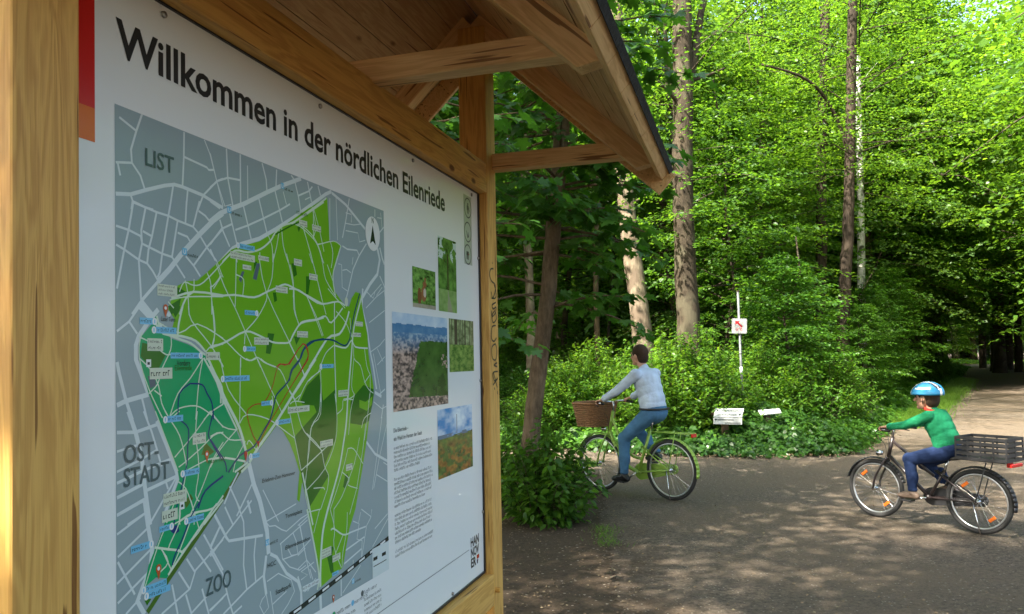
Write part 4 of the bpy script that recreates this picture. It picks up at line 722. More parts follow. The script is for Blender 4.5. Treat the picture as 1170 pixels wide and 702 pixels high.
# forest interior
h, w_ = 64, 44; yy, xx = np.mgrid[0:h, 0:w_]; nz = vnoise(h, w_, 5, 21); img = lerp3((.06, .09, .03), (.34, .40, .20), np.clip(nz*1.7-.3, 0, 1)); tr = np.sin(xx*1.35+np.sin(xx*.31)*3) > .45
m_ = tr & (yy < 34); img[m_] = (.09, .075, .045); img[(~tr) & (yy < 30)] *= 1.25; m_ = yy > 30; img[m_] = lerp3((.05, .14, .02), (.30, .44, .10), np.clip(vnoise(h, w_, 4, 22)*1.8-.4, 0, 1))[m_]
x0, z0_, x1, z1_ = pr(512.5, 363.8, 541.5, 424); photo('photo_print', x0, z0_, x1, z1_, img, 'photo of trunks above low green growth')
# tower over autumn treetops
h, w_ = 90, 56; yy, xx = np.mgrid[0:h, 0:w_]; fx, fy = xx/w_, yy/h; n2 = vnoise(h, w_, 16, 31); img = lerp3((.03, .24, .58), (.75, .85, .92), np.clip((n2-.32)*2.1+fx*.3, 0, 1)); n3 = vnoise(h, w_, 8, 33, 3); n4 = vnoise(h, w_, 6, 34, 2)
tm = fy > .42-.02*fx; cols_ = lerp3((.03, .07, .015), (.13, .20, .03), n4); au = lerp3((.28, .08, .02), (.34, .22, .03), n4); kk = np.clip((n3-.42)*7, 0, 1)*np.clip((fy-.42)*4, 0, 1); cols_ = cols_*(1-kk[..., None])+au*kk[..., None]
cols_ *= (.45+1.1*np.clip(vnoise(h, w_, 4, 35, 2), 0, 1))[..., None]; img[tm] = cols_[tm]; img[(abs(fy-.40) < .03) & (n4 > .45)] = (.10, .17, .26); img[(abs(xx-29) < .9) & (fy > .10) & (fy < .40)] = (.18, .22, .28)
x0, z1_ = BP(499.4, 468.8, PT); x1, z0_ = BP(540.2, 532.5, PT)[0], (BP(540.2, 532.5, PT)[1]+BP(501, 549, PT)[1])/2
photo('photo_print', x0, z0_, x1, z1_, img, 'photo of a tower over autumn treetops')

# marker scrawl down the front of the far post
M['marker'] = mat('marker', (.03, .022, .015), .5)
g = MB()
def stroke(pts, wd=.0065):
    pts = smooth(pts, 4); q = [BP(540+x/3.7, 270+y/3.7, .001) for x, y in pts]
    for a, c in zip(q[:-1], q[1:]):
        dx, dz = c[0]-a[0], c[1]-a[1]; l = hypot(dx, dz)+1e-9; ox, oz = -dz/l*wd/2, dx/l*wd/2
        g.add([wpt(a[0]+ox, a[1]+oz, .0012), wpt(a[0]-ox, a[1]-oz, .0012), wpt(c[0]-ox, c[1]-oz, .0012), wpt(c[0]+ox, c[1]+oz, .0012)], [(0, 1, 2, 3)])
for s_ in ([(82,110),(84,117)], [(88,138),(76,140),(72,165),(80,190),(95,205),(94,240),(84,262),(80,235)], [(92,205),(99,240),(96,262),(80,262)], [(98,280),(82,292),(88,308),(99,300),(96,325),(82,340),(80,315)], [(94,315),(82,335),(86,365),(100,352),(98,322)], [(98,378),(82,385),(80,430),(90,445),(101,430)],
           [(96,455),(82,470),(84,515),(98,522),(102,480),(96,455)], [(104,535),(90,545),(104,552)], [(106,572),(86,578),(92,612),(106,600),(86,630)], [(92,640),(94,650)], [(88,575),(104,640)], [(104,655),(106,668)]): stroke(s_)
g.build('marker_scrawl', M['marker'], shelter)
# ------------------------------------------------------------------ leaves
T_LEAF = (np.array([(0,0,0),(1,0,-.10),(.28,.27,.05),(.68,.25,.01),(.28,-.27,.05),(.68,-.25,.01)], float), [(0,4,5,1),(0,1,3,2)])
T_SMALL = (np.array([(0,0,0),(.45,-.36,.03),(1,0,-.06),(.45,.36,.03)], float), [(0,1,2,3)])
T_OVATE = (np.array([(0,0,0),(.5,0,-.03),(1,0,-.16),(.18,.22,.05),(.45,.31,.05),(.78,.17,-.03),(.18,-.22,.05),(.45,-.31,.05),(.78,-.17,-.03)], float), [(0,6,7,1),(1,7,8,2),(0,1,4,3),(1,2,5,4)])
_ml = [(0,0),(-.06,.20),(.02,.44),(.16,.30),(.24,.34),(.36,.62),(.46,.44),(.60,.46),(.54,.28),(.58,.17),(.78,.24),(.80,.14),(1.02,0)]
_ml = _ml + [(x, -y) for x, y in reversed(_ml[1:-1])]
T_MAPLE = (np.array([(.30,0,-.0)]+[(x, y, .07*abs(y)*2-.16*max(0, x-.3)**2*2-.10*abs(y)**2*3) for x, y in _ml], float), [(0, 1+(k+1) % len(_ml), 1+k) for k in range(len(_ml))])
T_IVY = (np.array([(0,0,.0),(.05,.34,.0),(.42,.44,-.03),(1,0,-.10),(.42,-.44,-.03),(.05,-.34,0)], float), [(0,3,2,1),(0,5,4,3)])

def norm(a): return a/(np.linalg.norm(a, axis=-1, keepdims=True)+1e-9)
def leaf_mesh(name, tmpl, pos, xd, nd, size, m, seed=0):
    T, F_ = tmpl; N_ = len(pos); K = len(T); xd = norm(xd); nd = norm(nd-xd*np.sum(nd*xd, 1, keepdims=True)); yd = np.cross(nd, xd)
    V = pos[:, None]+size[:, None, None]*(xd[:, None]*T[None, :, 0:1]+yd[:, None]*T[None, :, 1:2]+nd[:, None]*T[None, :, 2:3])
    V = V.reshape(-1, 3); ls = np.array([len(f) for f in F_]); flat = np.concatenate([np.array(f) for f in F_]); nl = len(flat); nf = len(F_)
    loops = (np.arange(N_)[:, None]*K+flat[None]).ravel(); starts = (np.concatenate([[0], np.cumsum(ls)[:-1]])[None]+np.arange(N_)[:, None]*nl).ravel()
    me = bpy.data.meshes.new(name); me.vertices.add(len(V)); me.vertices.foreach_set('co', V.astype(np.float32).ravel())
    me.loops.add(len(loops)); me.loops.foreach_set('vertex_index', loops.astype(np.int32)); me.polygons.add(N_*nf)
    me.polygons.foreach_set('loop_start', starts.astype(np.int32)); me.polygons.foreach_set('loop_total', np.tile(ls, N_).astype(np.int32))
    a = me.attributes.new('rnd', 'FLOAT', 'FACE'); r = np.random.default_rng(seed).random(N_); a.data.foreach_set('value', np.repeat(r, nf).astype(np.float32))
    me.materials.append(m); me.update(calc_edges=True); return me

def rotv(v, axis, ang):
    return v*cos(ang)+np.cross(axis, v)*sin(ang)+axis*(axis@v)*(1-cos(ang))
def crown(seed, z0, z1, R, nb, step=.065, ls=.075, el=(5, 50), droop=.25, twig=.40, shape=None, base=(0, 0), azr=None, m_tw=12, lean=(0, 0), flat=.40):
    """branches from the trunk with side twigs in loose sprays; returns leaf arrays and branch lines"""
    rg = np.random.default_rng(seed); P_, X_, N_, S_ = [], [], [], []; lines = []
    shape = shape or (lambda u: sin(pi*min(1, .18+u*.82))**.7)
    for i in range(nb):
        u = (i+rg.random())/nb; h = z0+(z1-z0)*u; az = (i*2.39996+rg.random()*.6) if azr is None else rg.uniform(*azr)
        e = radians(el[0]+(el[1]-el[0])*u+rg.normal()*9); L_ = R*shape(u)*rg.uniform(.65, 1.12)
        rad = np.array([cos(az), sin(az), 0]); o = np.array([base[0]+lean[0]*h, base[1]+lean[1]*h, h]); side = np.array([-sin(az), cos(az), 0])
        wob = rg.normal(size=2)*.12*L_
        def Pt(t): return o+rad*L_*t*cos(e)+np.array([0, 0, 1])*(L_*t*sin(e)-droop*L_*t*t)+side*wob[0]*sin(t*3)+np.array([0, 0, 1])*wob[1]*.4*sin(t*4)
        lines.append(([Pt(t) for t in (0, .3, .6, .85)], .005+.006*L_))
        for j in range(m_tw):
            t = .16+.84*(j+rg.random())/m_tw; sg = 1 if j % 2 else -1; a = radians(rg.uniform(35, 65))*sg; tl = L_*twig*(1.15-t)*rg.uniform(.7, 1.2)+.18
            d_ = rad*cos(a)+side*sin(a)+np.array([0, 0, rg.normal()*.12-.05]); d_ /= np.linalg.norm(d_); p0 = Pt(t)
            n_ = max(3, int(tl/step)); k = (np.arange(n_)+rg.random(n_)*.5)/n_; pp = p0+d_*(k*tl)[:, None]; pp[:, 2] -= .16*tl*k**2
            pp += rg.normal(size=pp.shape)*.02
            sgn = np.where(np.arange(n_) % 2 == 0, 1, -1); perp = np.cross(np.array([0, 0, 1.]), d_); perp /= np.linalg.norm(perp)
            xx = d_[None]*.7+perp[None]*(sgn*.75)[:, None]; xx = xx+rg.normal(size=xx.shape)*.25; xx[:, 2] -= .18
            nn = np.array([0, 0, 1.])[None]+rg.normal(size=xx.shape)*flat
            P_.append(pp); X_.append(xx); N_.append(nn); S_.append(ls*rg.uniform(.7, 1.25, n_))
    return np.concatenate(P_), np.concatenate(X_), np.concatenate(N_), np.concatenate(S_), lines

def trunk_mb(path, r0, r1, lines=(), seed=0, seg=12, flare=1.35, minr=0.0):
    b = MB(); rg = random.Random(seed); n = len(path); pts = []; rad = []
    for i in range(n-1):
        for k in range(4):
            f = k/4; u = (i+f)/(n-1); p = np.array(path[i])*(1-f)+np.array(path[i+1])*f
            pts.append(p+np.array([rg.uniform(-1, 1), rg.uniform(-1, 1), 0])*r0*.045*(i+k > 0)); rad.append((r0*(1-u)+r1*u)*(1+rg.uniform(-.035, .035))*(flare if i+k == 0 else 1+(flare-1)*.25*(i == 0 and k == 1)))
    pts.append(np.array(path[-1], float)); rad.append(r1); b.tube(pts, rad, seg)
    for pl, r in lines:
        if r >= minr: b.tube(pl, [r, r*.8, r*.5, r*.2], 5, caps=False)
    return b

# background tree kinds: (trunk, crown) meshes shared by copies
KINDS = []
for k, (z0, z1, R, nb, tr, bk, lm, ls_, st_) in enumerate([(1.2, 9.5, 2.8, 120, .09, 'bark', 'leaf_wood', .105, .062), (.8, 7.2, 2.5, 105, .06, 'bark_dark', 'leaf_wood', .105, .06), (2.0, 13.0, 3.4, 130, .14, 'bark', 'leaf_dull', .115, .068),
                                            (.4, 5.2, 2.1, 90, .05, 'bark', 'leaf_shrub', .10, .06), (4.0, 15.0, 4.2, 140, .19, 'bark_dark', 'leaf_wood', .125, .075), (3.6, 17.5, 6.2, 170, .26, 'bark', 'leaf_wood', .145, .095), (7.6, 16.5, 5.8, 50, .22, 'bark', 'leaf_dull', .15, .10)]):
    P_, X_, N_, S_, ln_ = crown(100+k, z0, z1, R, nb, step=st_, ls=ls_, m_tw=18, el=(-4, 50), flat=.45)
    print('kind', k, len(P_))
    cm = leaf_mesh('crown', T_LEAF if k in (0, 1, 3) else T_SMALL, P_, X_, N_, S_, M[lm], 100+k); rg = random.Random(k)
    H = z1+.6; path = [(0, 0, -.1)]+[(rg.uniform(-.12, .12)*i, rg.uniform(-.12, .12)*i, H*i/5) for i in range(1, 6)]
    KINDS.append((trunk_mb(path, tr, .02, ln_[::2], k).mesh('trunk', M[bk], True), cm))
    
def wood_tree(kind, x, y, sc, rz, label, group='trees standing close together in the wood', name='broadleaf_tree'):
    r = empty(name, (x, y, 0), rz); r.scale = (sc, sc, sc*random.Random(int(x*100)).uniform(.9, 1.12)); tag(r, label, 'tree', group)
    t_, c_ = KINDS[kind]; link_mesh('trunk', t_, r); link_mesh('crown', c_, r); return r

SUNXY = (-SUN_DIR.x/SUN_DIR.z, -SUN_DIR.y/SUN_DIR.z)
# scatter: keep clear of the path and of the sight lines to the named trunks and signs
rnd = random.Random(77)
CLEAR = [(783, 17, 34), (722, 20, 26), (846, 15.5, 30), (937, 24, 16), (968, 21, 14), (985, 29, 10), (612, 9.5, 60), (683, 21, 10)]
def px_of(x, y, z=2.0):
    q = np.array([x, y, z])-CAM; w_ = q@fw; return 585+F_PX*(q@cr)/w_
placed = []
def free(x, y, r, mind, path_clear):
    if inside(x, y, PATH_POLY) or seg_dist(x, y, FAR_EDGE) < path_clear and False: return False
    if seg_dist(x, y, FAR_EDGE) < path_clear or seg_dist(x, y, RIGHT_EDGE) < path_clear: return False
    px = px_of(x, y)
    for (cx, cy, hw) in CLEAR:
        if y < cy and abs(px-cx) < hw+F_PX*r*.55/y: return False
    return all(hypot(x-a, y-b_) > mind*(1+.012*y) for a, b_ in placed)
LOOK = ['slender broadleaf tree among many alike in the green wood', 'young dark barked tree among many alike in the green wood', 'tall broadleaf tree among many alike in the green wood', 'bushy sapling thicket tree among many alike in the green wood', 'high crowned tree among many alike in the green wood', 'broad crowned old tree among many alike in the green wood']
ntree = 0
for i, (x, y, k, sc) in enumerate([(13.9, 28.5, 3, 1.0), (17.6, 35.5, 5, 1.15), (23.6, 45.5, 5, 1.25), (30.6, 56.5, 5, 1.3), (38.5, 69.5, 5, 1.35), (46.5, 83, 5, 1.4), (9.5, 20.9, 3, .6), (11.9, 25.5, 3, .75), (5.9, 16.6, 3, .8), (4.7, 22.6, 2, 1.15), (5.5, 19.5, 1, 1.0), (1.8, 25, 0, 1.3), (6.2, 27.8, 5, .95), (14.8, 31.6, 2, 1.3), (9.0, 31.0, 5, 1.0), (20.4, 40.5, 2, 1.4), (21.8, 43.2, 5, 1.25), (27.6, 51.5, 5, 1.3), (34.0, 62, 5, 1.4), (16.2, 34, 5, 1.1), (19.4, 38.4, 5, 1.2), (-3.0, 26.0, 5, 1.0), (12.5, 33, 5, 1.05), (3.4, 31, 5, 1.1)]):
    wood_tree(k, x, y, sc, i*1.9, LOOK[k]); placed.append((x, y))
for it in range(5000):
    y = 15+ (rnd.random()**1.1)*120; x = rnd.uniform(-.30*y-2, .84*y+4)
    far = y > 45
    k = rnd.choice([0, 0, 1, 2, 3, 4] if not far else [0, 2, 4, 5, 2]); r_ = 2.4
    if not free(x, y, r_, 1.75 if y < 40 else 2.4, 1.5 if y > 24 else 1.9): continue
    if x > 5.3 and y < 40 and not inside(x, y, PATH_POLY) and (x-5.3)*9-(y-12.5)*5.7 > 0: continue
    sc = rnd.uniform(1.0, 1.3) if y < 30 else rnd.uniform(1.0, 1.35)*(1+.007*(y-30))
    if k == 3 and y > 60: k = 2
    wood_tree(k, x, y, sc, rnd.uniform(0, 6.28), LOOK[k]); placed.append((x, y)); ntree += 1
    if ntree >= 190: break
# right of the path: crowns reaching over it
nr = 0
for it in range(900):
    y = rnd.uniform(15, 118); o = rnd.uniform(1.3, 11); x = 12.5+(y-12.5)*.612+o
    if y > 14 and all(hypot(x-a, y-b_) > 2.6 for a, b_ in placed) and seg_dist(x, y, RIGHT_EDGE) > 1.2:
        k = rnd.choice([0, 2, 4, 5, 5]); wood_tree(k, x, y, rnd.uniform(.95, 1.3), rnd.uniform(0, 6.28), 'broadleaf tree on the far side of the forest path', 'trees on the right of the path'); placed.append((x, y)); nr += 1
    if nr > 55: break
for i, (x, y, sc) in enumerate([(20.0, 20.5, 1.45), (25.2, 28.5, 1.45), (31.5, 38, 1.5), (38.5, 50, 1.5), (16.5, 12.5, 1.3), (23, 24.5, 1.3), (28.5, 33, 1.35), (34.5, 43.5, 1.4), (36, 57, 1.5), (46, 65, 1.5), (28.0, 46, 1.35)][:10]): wood_tree(5, x, y, sc, i*2.2, 'broadleaf tree on the far side of the forest path', 'trees on the right of the path')
# closing the end of the long path
for it in range(300):
    y = rnd.uniform(107, 135); x = y*rnd.uniform(.52, .75)
    if all(hypot(x-a, y-b_) > 3.2 for a, b_ in placed) and not inside(x, y, PATH_POLY):
        wood_tree(rnd.choice([0, 3, 2, 5]), x, y, 1.5, rnd.uniform(0, 6.28), 'distant broadleaf tree closing the end of the long path', 'trees closing the end of the path'); placed.append((x, y))
print('trees', len(placed))

# tall trees that shade the junction (their crowns are above and beside the picture)
SHADE = [(-8.8, 1.2, 1.1), (-3.6, -4.5, 1.15), (3.8, -4.6, 1.15), (-11.5, 5.0, 1.15), (8.8, -8.5, 1.1), (-.5, -11.5, 1.15), (-13.5, 11.0, 1.1), (-8.0, 13.2, .95), (-3.1, 5.0, 1.0), (-4.6, -3.4, 1.0)]
for i, (x, y, sc) in enumerate(SHADE):
    wood_tree(6 if sc == 1.0 else 5 if i % 3 else 4, x, y, sc, i*1.3, 'tall tree whose crown shades the path junction from beside the picture', 'shade trees around the path junction')

# ---- the named trunks
def named_tree(name, label, pts_px, Y, r0, r1, bark, crown_args, seed, limbs=(), leafm='leaf_wood', ls=.085, tm=T_LEAF, cat='tree', ztop=None):
    base = at(*pts_px[0], Y); root = empty(name, (base[0], base[1], 0)); tag(root, label, cat)
    path = [(0, 0, -.1)]
    for (px_, py_) in pts_px:
        p = at(px_, py_, Y)-base*np.array([1, 1, 0])
        if p[2] > .05: path.append(tuple(p))
    if ztop:
        a, c = np.array(path[-2]), np.array(path[-1]); d_ = (c-a)/(c[2]-a[2]+1e-6); path.append(tuple(c+d_*(ztop-c[2])))
    lns = []
    for (pp, r) in limbs: lns.append(([tuple(at(*q)-base*np.array([1, 1, 0])) for q in pp], r))
    if crown_args:
        ca = dict(crown_args); P_, X_, N_, S_, cl = crown(seed, ls=ls, base=path[-1][:2] if ztop else (0, 0), **ca)
        link_mesh('crown', leaf_mesh('crown', tm, P_, X_, N_, S_, M[leafm], seed), root); lns2 = cl
    else: lns2 = []
    b = trunk_mb(path, r0, r1, [(q_, r_*.6) for q_, r_ in lns2[::3]], seed, 16)
    for pl, r in lns: b.tube(smooth3(pl), list(np.linspace(r, r*.45, len(smooth3(pl)))), 8)
    b.build('trunk', M[bark], root, smooth=True); return root
def smooth3(pl, n=3):
    out = []; P3 = [np.array(p, float) for p in pl]
    for i in range(len(P3)-1):
        p0 = P3[max(0, i-1)]; p1 = P3[i]; p2 = P3[i+1]; p3 = P3[min(len(P3)-1, i+2)]
        for k in range(n):
            t = k/n; out.append(.5*((2*p1)+(-p0+p2)*t+(2*p0-5*p1+4*p2-p3)*t*t+(-p0+3*p1-3*p2+p3)*t**3))
    out.append(P3[-1]); return out
named_tree('large_tree', 'large brown trunk with forked limbs rising behind the man on the bicycle', [(792, 505), (789, 420), (785, 340), (781, 260), (780, 180), (780, 90), (779, 0)], 15.0, .235, .175, 'bark',
           dict(z0=3.4, z1=16, R=5.2, nb=120, step=.09, m_tw=15, shape=lambda u: .22+.78*min(1, u*1.9)), 301,
           limbs=[([(785, 112, 15), (797, 40, 15.2), (802, 10, 15.4), (815, -30, 15.6)], .10), ([(779, 130, 15), (765, 85, 15), (760, 40, 14.8), (762, -10, 14.5)], .055), ([(781, 128, 15), (765, 105, 14.8), (748, 92, 14.6), (735, 85, 14.4)], .05),
                  ([(792, 92, 15.1), (812, 85, 15.2), (828, 78, 15.3)], .035), ([(787, 240, 15), (800, 228, 15), (815, 220, 15.1)], .02)], ztop=14)
named_tree('pale_tree', 'leaning pale barked trunk just left of the large brown trunk', [(745, 492), (736, 400), (730, 350), (722, 290), (715, 230), (711, 190), (708, 120)], 19.0, .27, .17, 'bark_pale',
           dict(z0=8.5, z1=15, R=3.2, nb=50, step=.08), 302, limbs=[([(718, 235, 19), (728, 229, 19), (738, 222, 19)], .035), ([(714, 200, 19), (709, 150, 19.2), (700, 110, 19.4)], .06)], ztop=14)
named_tree('woodland_tree', 'straight dark trunk right of the red arrow sign', [(934, 470), (935, 380), (937, 330), (939, 270), (938, 200), (940, 120)], 24, .19, .14, 'bark_dark', dict(z0=8.6, z1=15, R=3.6, nb=60, step=.09), 303, ztop=14)
named_tree('woodland_tree', 'thicker dark trunk between the straight dark trunk and the birch', [(965, 470), (963, 380), (965, 320), (969, 270), (970, 230), (972, 120)], 21, .19, .12, 'bark_dark', dict(z0=6.0, z1=15, R=4.6, nb=120, step=.085, m_tw=16), 304, ztop=14, limbs=[([(971, 190, 21), (962, 150, 20.8), (940, 108, 20.5), (912, 86, 20.2), (870, 74, 20)], .06)])
named_tree('birch_tree', 'white birch trunk at the right edge of the dark trunks', [(985, 470), (985, 380), (984, 330), (984, 270), (982, 180)], 29, .17, .11, 'bark_birch', dict(z0=8, z1=14, R=2.2, nb=30, step=.09), 305, ztop=13)
named_tree('pale_sapling', 'slim pale trunk seen through leaves left of the straight dark trunk', [(893, 470), (892, 380), (891, 320), (889, 280), (888, 200)], 33, .17, .1, 'bark_birch', dict(z0=8, z1=14, R=2.2, nb=30, step=.09), 306, ztop=13)
named_tree('thin_tree', 'thin upright stem midway between the maple and the leaning pale trunk', [(684, 480), (683, 400), (681, 340), (681, 280), (684, 200)], 21, .085, .06, 'bark_red', dict(z0=5.0, z1=9, R=1.8, nb=30, step=.08), 307, ztop=9)
named_tree('thin_tree', 'thin slanting stem right beside the thin upright stem', [(690, 480), (694, 400), (699, 330), (702, 280)], 23, .05, .035, 'bark_dark', dict(z0=4.5, z1=8, R=1.6, nb=24, step=.08), 308, ztop=8)
named_tree('slender_tree', 'thin pale trunk in the gap between the shelter post and the maple', [(606, 470), (607, 380), (604, 300), (601, 240), (598, 160)], 20, .13, .09, 'bark_pale', dict(z0=6.5, z1=11, R=2.0, nb=30, step=.08), 309, ztop=10)
for (px_, Y, r, lab) in ((1137, 62, .42, 'leftmost of the far dark trunks where the path ends'), (1152, 66, .36, 'far dark trunk second from the left where the path ends'), (1163, 58, .30, 'rightmost of the far dark trunks where the path ends'), (1122, 74, .34, 'smallest far trunk standing by the end of the path')):
    named_tree('far_tree', lab, [(px_+1, 418), (px_, 380), (px_, 330), (px_-1, 280)], Y, r, r*.7, 'bark_dark', dict(z0=11, z1=20, R=5, nb=50, step=.12), int(px_), ls=.14, ztop=18)
# ---- the maple beside the shelter
mb_ = at(602, 588, 8.3); maple = empty('maple_tree', (mb_[0], mb_[1], 0)); tag(maple, 'leaning maple with large dark lobed leaves beside the shelter post', 'tree')
mpath = [(0, 0, -.1)]
for (px_, py_) in ((600, 560), (606, 500), (614, 430), (624, 360), (630, 290), (636, 220), (642, 150), (650, 60), (655, -40), (662, -140)):
    mpath.append(tuple(at(px_, py_, 8.3)-mb_*np.array([1, 1, 0])))
P_, X_, N_, S_, cl = [], [], [], [], []
rg = np.random.default_rng(8)
def trunk_at(z):
    for a, c in zip(mpath[:-1], mpath[1:]):
        if a[2] <= z <= c[2]: f = (z-a[2])/(c[2]-a[2]); return np.array(a)*(1-f)+np.array(c)*f
    return np.array(mpath[-1])
nbr = 105
for i in range(nbr):
    z = rg.uniform(2.8, 6.4) if i > 16 else rg.uniform(2.0, 3.3); o = trunk_at(z); az = rg.uniform(-pi*.98, pi*.98)
    right = cos(az); L_ = rg.uniform(.9, 2.1)*(1.0 if right < .2 else .66-.10*(z < 3.2)); 
    if sin(az) > .3: L_ *= 1.1
    e = radians(rg.uniform(-8, 28)); rad = np.array([cos(az), sin(az), 0]); side = np.array([-sin(az), cos(az), 0])
    Pt = lambda t: o+rad*L_*t*cos(e)+np.array([0, 0, 1])*(L_*t*sin(e)-.26*L_*t*t)
    cl.append(([Pt(t) for t in (0, .35, .7, 1)], .018))
    for j in range(9):
        t = .3+.7*(j+rg.random())/9; n_ = rg.integers(2, 5)
        for q in range(n_):
            a = rg.uniform(-2.2, 2.2); d_ = rad*cos(a)+side*sin(a)+np.array([0, 0, rg.uniform(-.5, .12)]); pet = rg.uniform(.04, .22)
            P_.append(Pt(min(1, t))+d_*pet); X_.append(d_+np.array([0, 0, -.35])); N_.append(np.array([0, 0, 1])+rg.normal(size=3)*.32); S_.append(rg.uniform(.10, .175))
link_mesh('crown', leaf_mesh('crown', T_MAPLE, np.array(P_), np.array(X_), np.array(N_), np.array(S_), M['leaf_maple'], 5), maple)
trunk_mb(mpath, .10, .072, cl, 4, 18, 1.2).build('trunk', M['bark_red'], maple, smooth=True)
# a second maple whose low twigs hang nearer the camera behind the shelter post
m2 = empty('maple_tree', (-2.4, 6.6, 0)); tag(m2, 'maple behind the board, dark leaves showing between post and roof', 'tree')
P_, X_, N_, S_, cl = [], [], [], [], []
for i in range(75):
    z = rg.uniform(2.3, 6.5); az = rg.uniform(-.9, 1.6); L_ = rg.uniform(1.4, 2.9); e = radians(rg.uniform(-5, 25)); rad = np.array([cos(az), sin(az), 0]); side = np.array([-sin(az), cos(az), 0]); o = np.array([0, 0, z])
    Pt = lambda t: o+rad*L_*t*cos(e)+np.array([0, 0, 1])*(L_*t*sin(e)-.2*L_*t*t)
    cl.append(([Pt(t) for t in (0, .35, .7, 1)], .02))
    for j in range(12):
        t = .25+.75*(j+rg.random())/12
        for q in range(3):
            a = rg.uniform(-2.2, 2.2); d_ = rad*cos(a)+side*sin(a)+np.array([0, 0, rg.uniform(-.5, .12)])
            P_.append(Pt(min(1, t))+d_*rg.uniform(.04, .22)); X_.append(d_+np.array([0, 0, -.3])); N_.append(np.array([0, 0, 1])+rg.normal(size=3)*.32); S_.append(rg.uniform(.10, .17))
link_mesh('crown', leaf_mesh('crown', T_MAPLE, np.array(P_), np.array(X_), np.array(N_), np.array(S_), M['leaf_maple'], 6), m2)
trunk_mb([(0, 0, -.1), (.05, 0, 2), (0, .1, 4), (.05, .1, 7)], .13, .06, cl, 5, 14).build('trunk', M['bark_red'], m2, smooth=True)

# ---- shrubs
def shrub_arrays(seed, R, H, ns, step=.05, ls=.07, lean=.0):
    rg = np.random.default_rng(seed); P_, X_, N_, S_ = [], [], [], []; lines = []
    for i in range(ns):
        az = rg.uniform(0, 2*pi); q = sqrt(rg.random()); hgt = H*(1-.55*q*q)*rg.uniform(.6, 1.08); rr = R*q; rad = np.array([cos(az), sin(az), 0.])
        side = np.array([-sin(az), cos(az), 0.])
        b0 = rad*rr*.35; Pt = lambda t: b0+rad*(rr*.65*t**1.4)+np.array([0, 0, hgt*(t-.12*q*t*t)])+side*sin(t*3+i)*.05
        lines.append(([Pt(t) for t in (0, .35, .7, 1)], .007))
        n_ = int(hgt/step*2.2); t = .08+.92*(np.arange(n_)+rg.random(n_))/n_; pp = np.array([Pt(x) for x in t]); aa = rg.uniform(0, 2*pi, n_); out = np.stack([np.cos(aa), np.sin(aa), rg.normal(size=n_)*.15-.05], 1)
        tl = rg.uniform(.02, .22, n_)*(1.15-t); pp = pp+out*tl[:, None]; xx = out+np.array([0, 0, -.25])+rg.normal(size=out.shape)*.2; nn = np.array([0, 0, 1.])+out*.45+rg.normal(size=out.shape)*.35
        P_.append(pp); X_.append(xx); N_.append(nn); S_.append(ls*rg.uniform(.65, 1.25, n_))
    return np.concatenate(P_), np.concatenate(X_), np.concatenate(N_), np.concatenate(S_), lines
SH = []
for k, (R, H, ns, ls, lm) in enumerate([(1.2, 1.8, 190, .085, 'leaf_shrub'), (1.4, 2.5, 210, .09, 'leaf_wood'), (1.1, 1.3, 170, .075, 'leaf_shrub'), (1.3, 1.6, 190, .08, 'leaf_wood')]):
    P_, X_, N_, S_, ln_ = shrub_arrays(500+k, R, H, ns, ls=ls)
    b = MB()
    for pl, r in ln_: b.tube(pl, [r, r*.8, r*.6, r*.3], 4, caps=False)
    SH.append((b.mesh('stems', M['bark'], True), leaf_mesh('foliage', T_LEAF, P_, X_, N_, S_, M[lm], 500+k)))
def shrub(k, x, y, sc, rz, label, group='shrubs forming the undergrowth of the wood', z=0):
    r = empty('shrub', (x, y, z), rz); r.scale = (sc, sc, sc); tag(r, label, 'shrub', group); link_mesh('stems', SH[k][0], r); link_mesh('foliage', SH[k][1], r)
SL = ['dense mid green shrub in the undergrowth of the wood', 'tall bright green shrub in the undergrowth of the wood', 'low dense shrub in the undergrowth of the wood', 'spreading bright shrub in the undergrowth of the wood']
ps = []; ns_ = 0
for it in range(9000):
    y = 13.6+(rnd.random()**1.5)*62; x = rnd.uniform(-.3*y-1, .72*y+2)
    d_ = seg_dist(x, y, FAR_EDGE)
    if inside(x, y, PATH_POLY) or d_ < (1.0 if y > 22 else 1.7) or seg_dist(x, y, RIGHT_EDGE) < 1.2 or y < 11: continue
    if (x-5.3)*9-(y-12.5)*5.7 > 0 and y < 34: continue
    px = px_of(x, y)
    if y < 17 and abs(px-846) < 24: continue
    if any(hypot(x-a, y-b_) < 1.15*(1+.012*y) for a, b_ in ps): continue
    k = rnd.randrange(4); 
    if abs(px-783) < 60 and y < 15.5 and k == 1: k = 2
    shrub(k, x, y, rnd.uniform(.8, 1.2)*(1 if y > 17 else .9), rnd.uniform(0, 6.28), SL[k]); ps.append((x, y)); ns_ += 1
    if ns_ >= 220: break
print('shrubs', ns_)
for i, (px_, Y_, k, sc) in enumerate([(776, 14.0, 1, .85), (800, 14.2, 1, .9), (757, 15.0, 1, .8), (815, 15.2, 1, .8), (733, 15.6, 1, .8), (868, 15.4, 1, .85), (905, 15.6, 0, .95), (940, 16.2, 1, .85), (700, 15.8, 3, .9), (660, 16, 1, .8), (630, 16.3, 3, 1)]):
    q_ = at(px_, 480, Y_); shrub(k, q_[0], q_[1], sc, i*1.7, SL[k])
# shrubs closing the view under and behind the far trees, left part behind the shelter
for i, (x, y, sc) in enumerate([(-1.2, 10.2, .62), (-.75, 8.9, .5), (-1.9, 9.2, .7), (-2.8, 8.2, .8)]): shrub(2, x, y, sc, i*2.1, 'leafy shrub behind the shelter at the foot of the maple', 'shrubs behind the shelter')
